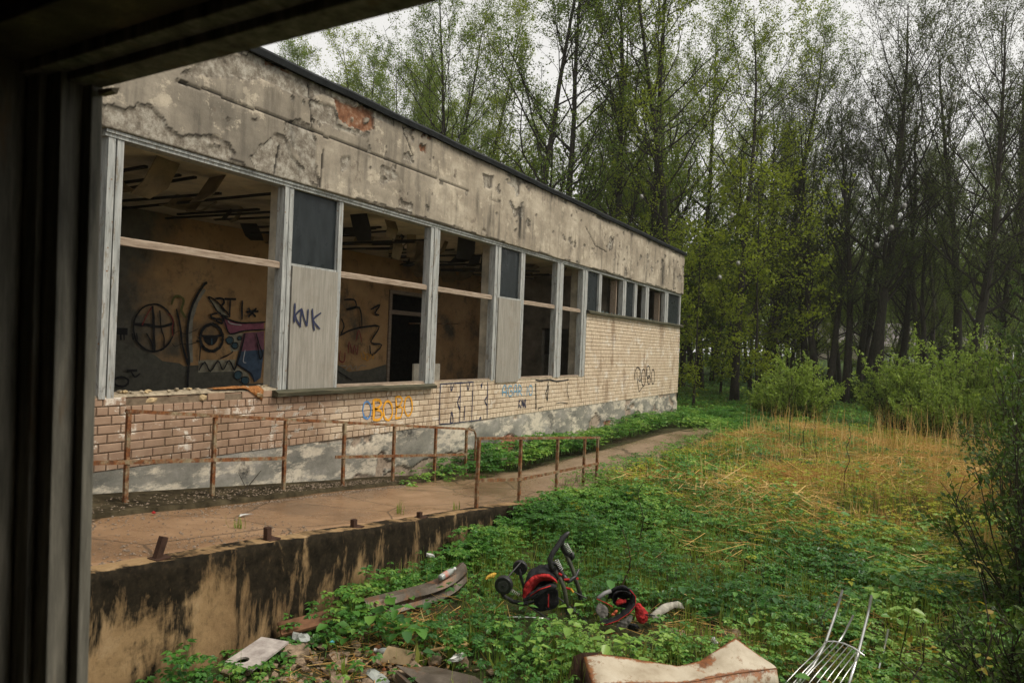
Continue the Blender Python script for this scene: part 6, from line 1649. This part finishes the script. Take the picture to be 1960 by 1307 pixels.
def skirt(nm, idx, dz, push, mat):
    rows = [[], [], []]
    for i in idx:
        p = V[i]; rows[0].append(p+Vector((0, 0, -.003))); rows[1].append(p+Vector(push)*.6+Vector((0, 0, -dz*.4))); rows[2].append(p+Vector(push)+Vector((0, 0, -dz)))
    vv = np.array([tuple(p) for r in rows for p in r]); 
    me = np_mesh(nm, vv, grid_faces(3, len(idx)), mat, {'edge': np.concatenate([np.full(len(idx), .7), np.full(len(idx), .2), np.full(len(idx), .5)])}, True)
    o = link(nm, me, K); m = o.modifiers.new('s', 'SOLIDIFY'); m.thickness = .004; m.offset = 0
skirt('right_flange', [(nu-1)*nv+j for j in range(nv)], .26, (.03, .0, 0), M['enamel'])
skirt('front_flange', [i*nv+nv-1 for i in range(nu)], .24, (.03, -.03, 0), M['enamel'])
skirt('back_flange', [i*nv for i in range(nu)], .24, (.0, .02, 0), M['enamel'])
skirt('left_lip', [j for j in range(nv)], .10, (-.03, .0, 0), M['rustdark'])
mb = MB(); mb.sheet([[(-2.20, 5.02, .30), (-2.14, 5.06, .33), (-2.03, 5.12, .335)], [(-2.22, 4.98, .16), (-2.15, 4.98, .17), (-2.06, 5.02, .20)], [(-2.16, 4.9, .04), (-2.08, 4.9, .05), (-1.98, 4.95, .06)]])
o = mb.build('torn_end', M['rustdark'], K, solid=.005)
mb = MB(); mb.box(-2.02, -1.0, 4.75, 5.2, .02, .18, .03); mb.build('inner_liner', M['brownboard'], K)

# --- chrome chair frame with fanned wire seat
Ch = empty('chair_frame', (-.5, 6.6, 0)); tag(Ch, 'chromed tubular chair frame with a fan of wires, lower right', 'chair frame')
def tube_part(nm, pts, r_, mat='chrome', n=9): return MB().tube(pts, r_, n).build(nm, M[mat], Ch, True)
tube_part('frame_tube', [(-.49, 7.49, .46), (-.51, 7.0, .37), (-.54, 6.55, .28), (-.60, 6.2, .19), (-.70, 5.9, .12), (-.80, 5.66, .06)], .0125)
tube_part('frame_tube', [(-.24, 7.49, .46), (-.25, 7.1, .40), (-.28, 6.6, .30), (-.31, 6.33, .20), (-.34, 6.15, .10)], .0125)
tube_part('frame_tube', [(-.37, 7.13, .36), (-.42, 6.75, .30), (-.45, 6.54, .29)], .009)
tube_part('front_arc', [(-.545, 6.53, .285), (-.48, 6.55, .30), (-.40, 6.54, .305), (-.32, 6.50, .30), (-.24, 6.42, .285)], .008)
for k in range(8):
    f = k/7; a = (-.52+.27*f, 6.54-.03*f, .30); b = (-.86+.40*f, 5.62+.28*f, .06)
    tube_part('seat_wire', [a, ((a[0]+b[0])/2, (a[1]+b[1])/2, (a[2]+b[2])/2+.015), b], .0045, 'chrome', 6)
tube_part('foot_tube', [(-.09, 7.42, .20), (-.115, 7.0, .14), (-.14, 6.75, .08)], .010)

# --- small litter
def bottle(loc, rot, label):
    o = empty('plastic_bottle', loc); o.rotation_euler = rot; tag(o, label, 'bottle')
    pr = [(0, .030), (.01, .034), (.14, .034), (.18, .028), (.205, .014), (.225, .013)]
    mb = MB(); mb.tube([(0, 0, h) for h, _ in pr], [r_ for _, r_ in pr], 14); b = mb.build('body', M['clear'], None, True); b.parent = o
    mb = MB(); mb.tube([(0, 0, .05), (0, 0, .11)], .0348, 14, False); l_ = mb.build('paper_label', simple('green_red_label', (.55, .58, .5), .6, .3, 30, c2=(.5, .08, .05)), None, True); l_.parent = o
    mb = MB(); mb.tube([(0, 0, .222), (0, 0, .245)], .016, 12); c_ = mb.build('cap', M['whiteplastic'], None); c_.parent = o
bottle((-3.62, 4.69, .075), (R(88), 0, R(-70)), 'clear plastic bottle with a printed label lying on the rubble')
bottle((-4.07, 5.85, .31), (R(80), 0, R(175)), 'small bottle with a yellow cap lying on the bent gutter')
def crumple(nm, loc, s, mat, label, cat, seed, sub=2):
    r = random.Random(seed); bm = bmesh.new(); bmesh.ops.create_icosphere(bm, subdivisions=sub, radius=1)
    for v in bm.verts: v.co = Vector((v.co.x*s[0], v.co.y*s[1], v.co.z*s[2]))*r.uniform(.6, 1.25)
    me = bpy.data.meshes.new(nm); bm.to_mesh(me); bm.free(); me.materials.append(mat); o = link(nm, me); o.location = loc
    o.rotation_euler = (r.uniform(-.2, .2), r.uniform(-.2, .2), r.uniform(0, 6.28)); tag(o, label, cat); return o
crumple('plastic_bag', (-3.17, 4.86, .10), (.10, .035, .03), M['whiteplastic'], 'crumpled white plastic bag right of the bottle', 'plastic bag', 1)
crumple('plastic_bag', (-3.55, 4.30, .05), (.13, .07, .03), M['clear'], 'flattened greyish plastic bag on the rubble at the bottom edge', 'plastic bag', 2)
crumple('plastic_bag', (-4.50, 4.40, .10), (.08, .06, .05), M['clear'], 'clear crumpled plastic beside the pale board', 'plastic bag', 3)
crumple('wrapper', (-4.22, 4.50, .10), (.03, .02, .02), simple('cyan_wrapper', (.12, .45, .55), .5, .2, 20), 'small cyan wrapper on the rubble', 'wrapper', 4, 1)
crumple('wrapper', (-4.70, 6.55, .26), (.05, .04, .03), M['whiteplastic'], 'white wrapper in the weeds by the retaining wall above the gutter', 'wrapper', 5, 1)
crumple('wrapper', (-4.12, 13.48, .22), (.10, .06, .04), M['whiteplastic'], 'white litter in the straw just right of the path', 'wrapper', 6, 1)
crumple('wrapper', (-4.5, 13.6, .26), (.05, .05, .13), M['whiteplastic'], 'upright white-blue carton at the edge of the path', 'carton', 7, 1)
crumple('wrapper', (-3.02, 14.42, .25), (.14, .06, .04), M['whiteplastic'], 'whitish litter in the straw left of the pale board', 'wrapper', 8, 1)
crumple('wrapper', (-6.05, 5.05, .80), (.10, .035, .015), M['whiteplastic'], 'pale scrap lying on the ramp beside the kerb', 'wrapper', 9, 1)
crumple('wrapper', (-6.55, 4.35, .88), (.03, .02, .015), M['red'], 'small red wrapper in the dirt by the kerb', 'wrapper', 10, 1)
crumple('yellow_rag', (-3.86, 6.50, .20), (.10, .03, .035), simple('yellow_foam', (.55, .33, .05), .8, .4, 20), 'yellowish scrap in the weeds left of the stroller wheel', 'scrap', 11, 1)
crumple('plastic_piece', (-1.45, 6.48, .09), (.10, .03, .03), M['whiteplastic'], 'white and blue tube lying behind the metal casing', 'tube', 13, 1)
mb = MB(); rows = []
for i in range(8):
    f = i/7; c = Vector((-2.10+.14*f, 6.62+.52*f, .10+.05*math.sin(3*f))); w = .035+.018*math.sin(11*f)*math.sin(23*f); rows.append([c+Vector((w, -w*.5, -.02)), c+Vector((w*.3, 0, .03+.01*math.sin(17*f))), c+Vector((-w*.6, w*.2, .025)), c+Vector((-w, w*.5, -.01))])
mb.sheet(rows); tag(mb.build('plastic_trim', simple('dirty_foam', (.36, .34, .29), .8, .4, 14, .2, bumpy=.8), smooth=True, solid=.005), 'long whitish plastic trim piece right of the torn seat', 'plastic trim')
mb = MB(); mb.tube([(-3.46, 4.84, .09), (-3.35, 4.97, .10), (-3.23, 5.09, .11)], [.013, .017, .015], 7)
tag(mb.build('stick', simple('pale_stick', (.42, .28, .13), .85, .3, 8)), 'pale barkless stick above the crumpled white bag', 'stick')
mb = MB(); mb.bar((-1.95, 14.35, .20), (-.80, 16.75, .24), .16, .03)
tag(mb.build('pale_board', M['paleboard'], bevel=.004), 'long pale board lying in the straw', 'board')
mb = MB(); mb.bar((-3.3, 14.3, .16), (-1.95, 14.9, .20), .10, .03)
tag(mb.build('grey_board', M['zinc']), 'greyish narrow board in the straw left of the long pale one', 'board')
mb = MB(); mb.tube([(-2.62, 5.62, .02), (-2.60, 5.66, .16)], .014, 8); tag(mb.build('pipe_end', M['chrome']), 'short grey pipe end poking up in front of the stroller', 'pipe')

# rubble stones
def stone_mesh(seed):
    r = random.Random(seed); bm = bmesh.new(); bmesh.ops.create_icosphere(bm, subdivisions=1, radius=1)
    for v in bm.verts: v.co *= r.uniform(.72, 1.15)
    for k in range(4):
        nrm = Vector((r.gauss(0, 1), r.gauss(0, 1), r.gauss(0, 1))).normalized()
        for v in bm.verts:
            dd = v.co.dot(nrm)-.62
            if dd > 0: v.co -= nrm*dd
    me = bpy.data.meshes.new('rubble_stone'); bm.to_mesh(me); bm.free(); return me
SM = [stone_mesh(400+k) for k in range(8)]
for m_ in SM: m_.materials.append(M['stone'])
SR = [m_.copy() for m_ in SM[:3]]
for m_ in SR: m_.materials.clear(); m_.materials.append(M['stonered'])
rr = random.Random(9); made = 0; tries = 0; placed = []
while made < 230 and tries < 3000:
    tries += 1
    x, y = rr.uniform(-4.78, -2.9), rr.uniform(3.5, 5.1)
    if rr.random() > min(1, float(rubble(x, y))): continue
    s = rr.choice([.02, .028, .035, .04, .045, .06, .075, .10])*rr.uniform(.8, 1.2)
    if any((x-a)**2+(y-b)**2 < (s+c)**2*.8 for a, b, c in placed): continue
    placed.append((x, y, s)); red = rr.random() < .06
    o = bpy.data.objects.new('rubble_stone', rr.choice(SR if red else SM)); COL.objects.link(o)
    o.location = (x, y, float(ground_h(x, y))+s*.45); o.scale = (s*rr.uniform(.9, 1.5), s*rr.uniform(.8, 1.2), s*rr.uniform(.5, .9)); o.rotation_euler = (rr.uniform(-.3, .3), rr.uniform(-.3, .3), rr.uniform(0, 6.28))
    big = s > .075
    tag(o, 'small orange brick lump among the grey rubble' if red else 'large broken stone in the rubble heap under the retaining wall' if big else 'small broken stone in the rubble heap under the retaining wall', 'stone',
        'orange brick lumps in the rubble' if red else 'large stones of the rubble heap' if big else 'small stones of the rubble heap'); made += 1
mb = MB(); mb.add([(-3.72, 4.52, .05), (-3.50, 4.62, .04), (-3.48, 4.68, .14), (-3.70, 4.60, .16), (-3.66, 4.72, .05)], [(0, 1, 2, 3), (3, 2, 4), (0, 3, 4), (1, 4, 2), (0, 4, 1)])
tag(mb.build('stone_slab', simple('tan_slab', (.46, .34, .20), .9, .3, 8)), 'flat tan slab of stone left of the bottle', 'stone')
for (x, y, sx, lab) in [(-1.40, 6.92, .16, 'flat grey-brown stone behind the metal casing, right of the burnt patch'), (-1.82, 6.60, .15, 'flat reddish-brown stone on the burnt patch behind the metal casing')]:
    o = bpy.data.objects.new('flat_stone', SM[int(sx*100) % 8]); COL.objects.link(o); o.location = (x, y, float(ground_h(x, y))+.03); o.scale = (sx, sx*.7, .05); tag(o, lab, 'stone')
# fine grit and crumbs along the kerb and ramp edge
gb = MB()
for k in range(2600):
    y = rr.uniform(2.4, 9); x = rr.choice([rr.gauss(-6.5, .16), rr.uniform(-7.4, -6.75), rr.gauss(-5.25, .22), rr.uniform(-6.6, -5.1)]) if y < 5.2 else rr.choice([kerb_x(y)+.08+abs(rr.gauss(0, .08)), rr.uniform(-7.45, kerb_x(y)-.03)])
    if x > -4.9 or x < -7.5: continue
    s = rr.uniform(.003, .012)*(1.6 if rr.random() < .1 else 1); z = ramp_z(y)+(.055 if x < kerb_x(y) else 0)+.004
    p = Vector((x, y, z)); a = rr.uniform(0, 6.28); e1 = Vector((math.cos(a), math.sin(a), 0))*s; e2 = Vector((-math.sin(a), math.cos(a), 0))*s*rr.uniform(.5, 1)
    gb.add([p-e1-e2, p+e1-e2, p+e1+e2, p-e1+e2, p+Vector((rr.uniform(-.3, .3)*s, 0, s*rr.uniform(.5, 1)))], [(0, 1, 4), (1, 2, 4), (2, 3, 4), (3, 0, 4)])
tag(gb.build('grit', M['grit'], fix=False), 'brick crumbs and grit strewn along the kerb', 'grit', kind='stuff')
# bare twig by the plinth
mb = MB(); mb.tube([(-6.98, 5.7, .78), (-7.0, 5.85, .82), (-6.98, 6.05, 1.02)], [.008, .007, .004], 5); mb.tube([(-7.0, 5.85, .82), (-7.05, 5.78, 1.0)], [.005, .003], 4); mb.tube([(-7.0, 5.85, .82), (-6.95, 6.4, .80)], [.006, .003], 4)
tag(mb.build('twig', M['brownstalk'] if False else M['twig']), 'dry bare twig lying against the plinth between two railing posts', 'twig')

# falling drops caught close to the window
for (x, y, z) in [(-.62, 1.74, 3.10), (-.40, 1.80, 3.05), (-.385, 1.82, 2.93), (-.42, 1.78, 2.89), (-.02, 1.86, 3.06), (-.045, 1.86, 3.01), (-.075, 1.86, 2.97), (.07, 1.85, 3.30)]:
    bm = bmesh.new(); bmesh.ops.create_icosphere(bm, subdivisions=2, radius=.0042)
    for v in bm.verts: v.co.z *= 1.7 if v.co.z > 0 else 1.15
    me = bpy.data.meshes.new('falling_drop'); bm.to_mesh(me); bm.free(); me.materials.append(M['whiteplastic']); me.shade_smooth()
    o = link('falling_drop', me); o.location = (x, y, z); tag(o, 'pale drop of sleet falling in front of the trees', 'drop', 'falling drops')

# ------------------------------------------------------------------ rainy air
hz = MB(); hz.box(-275, 165, -55, 275, -1.6, 38.0)
hm = bpy.data.materials.new('rain_haze'); hm.use_nodes = True; ht = hm.node_tree; ht.nodes.clear()
ho = ht.nodes.new('ShaderNodeOutputMaterial'); hv = ht.nodes.new('ShaderNodeVolumePrincipled')
hv.inputs['Color'].default_value = (.93, .93, .90, 1); hv.inputs['Density'].default_value = .00045; hv.inputs['Anisotropy'].default_value = .2
ht.links.new(hv.outputs[0], ho.inputs['Volume'])
tag(hz.build('haze', hm), kind='stuff')
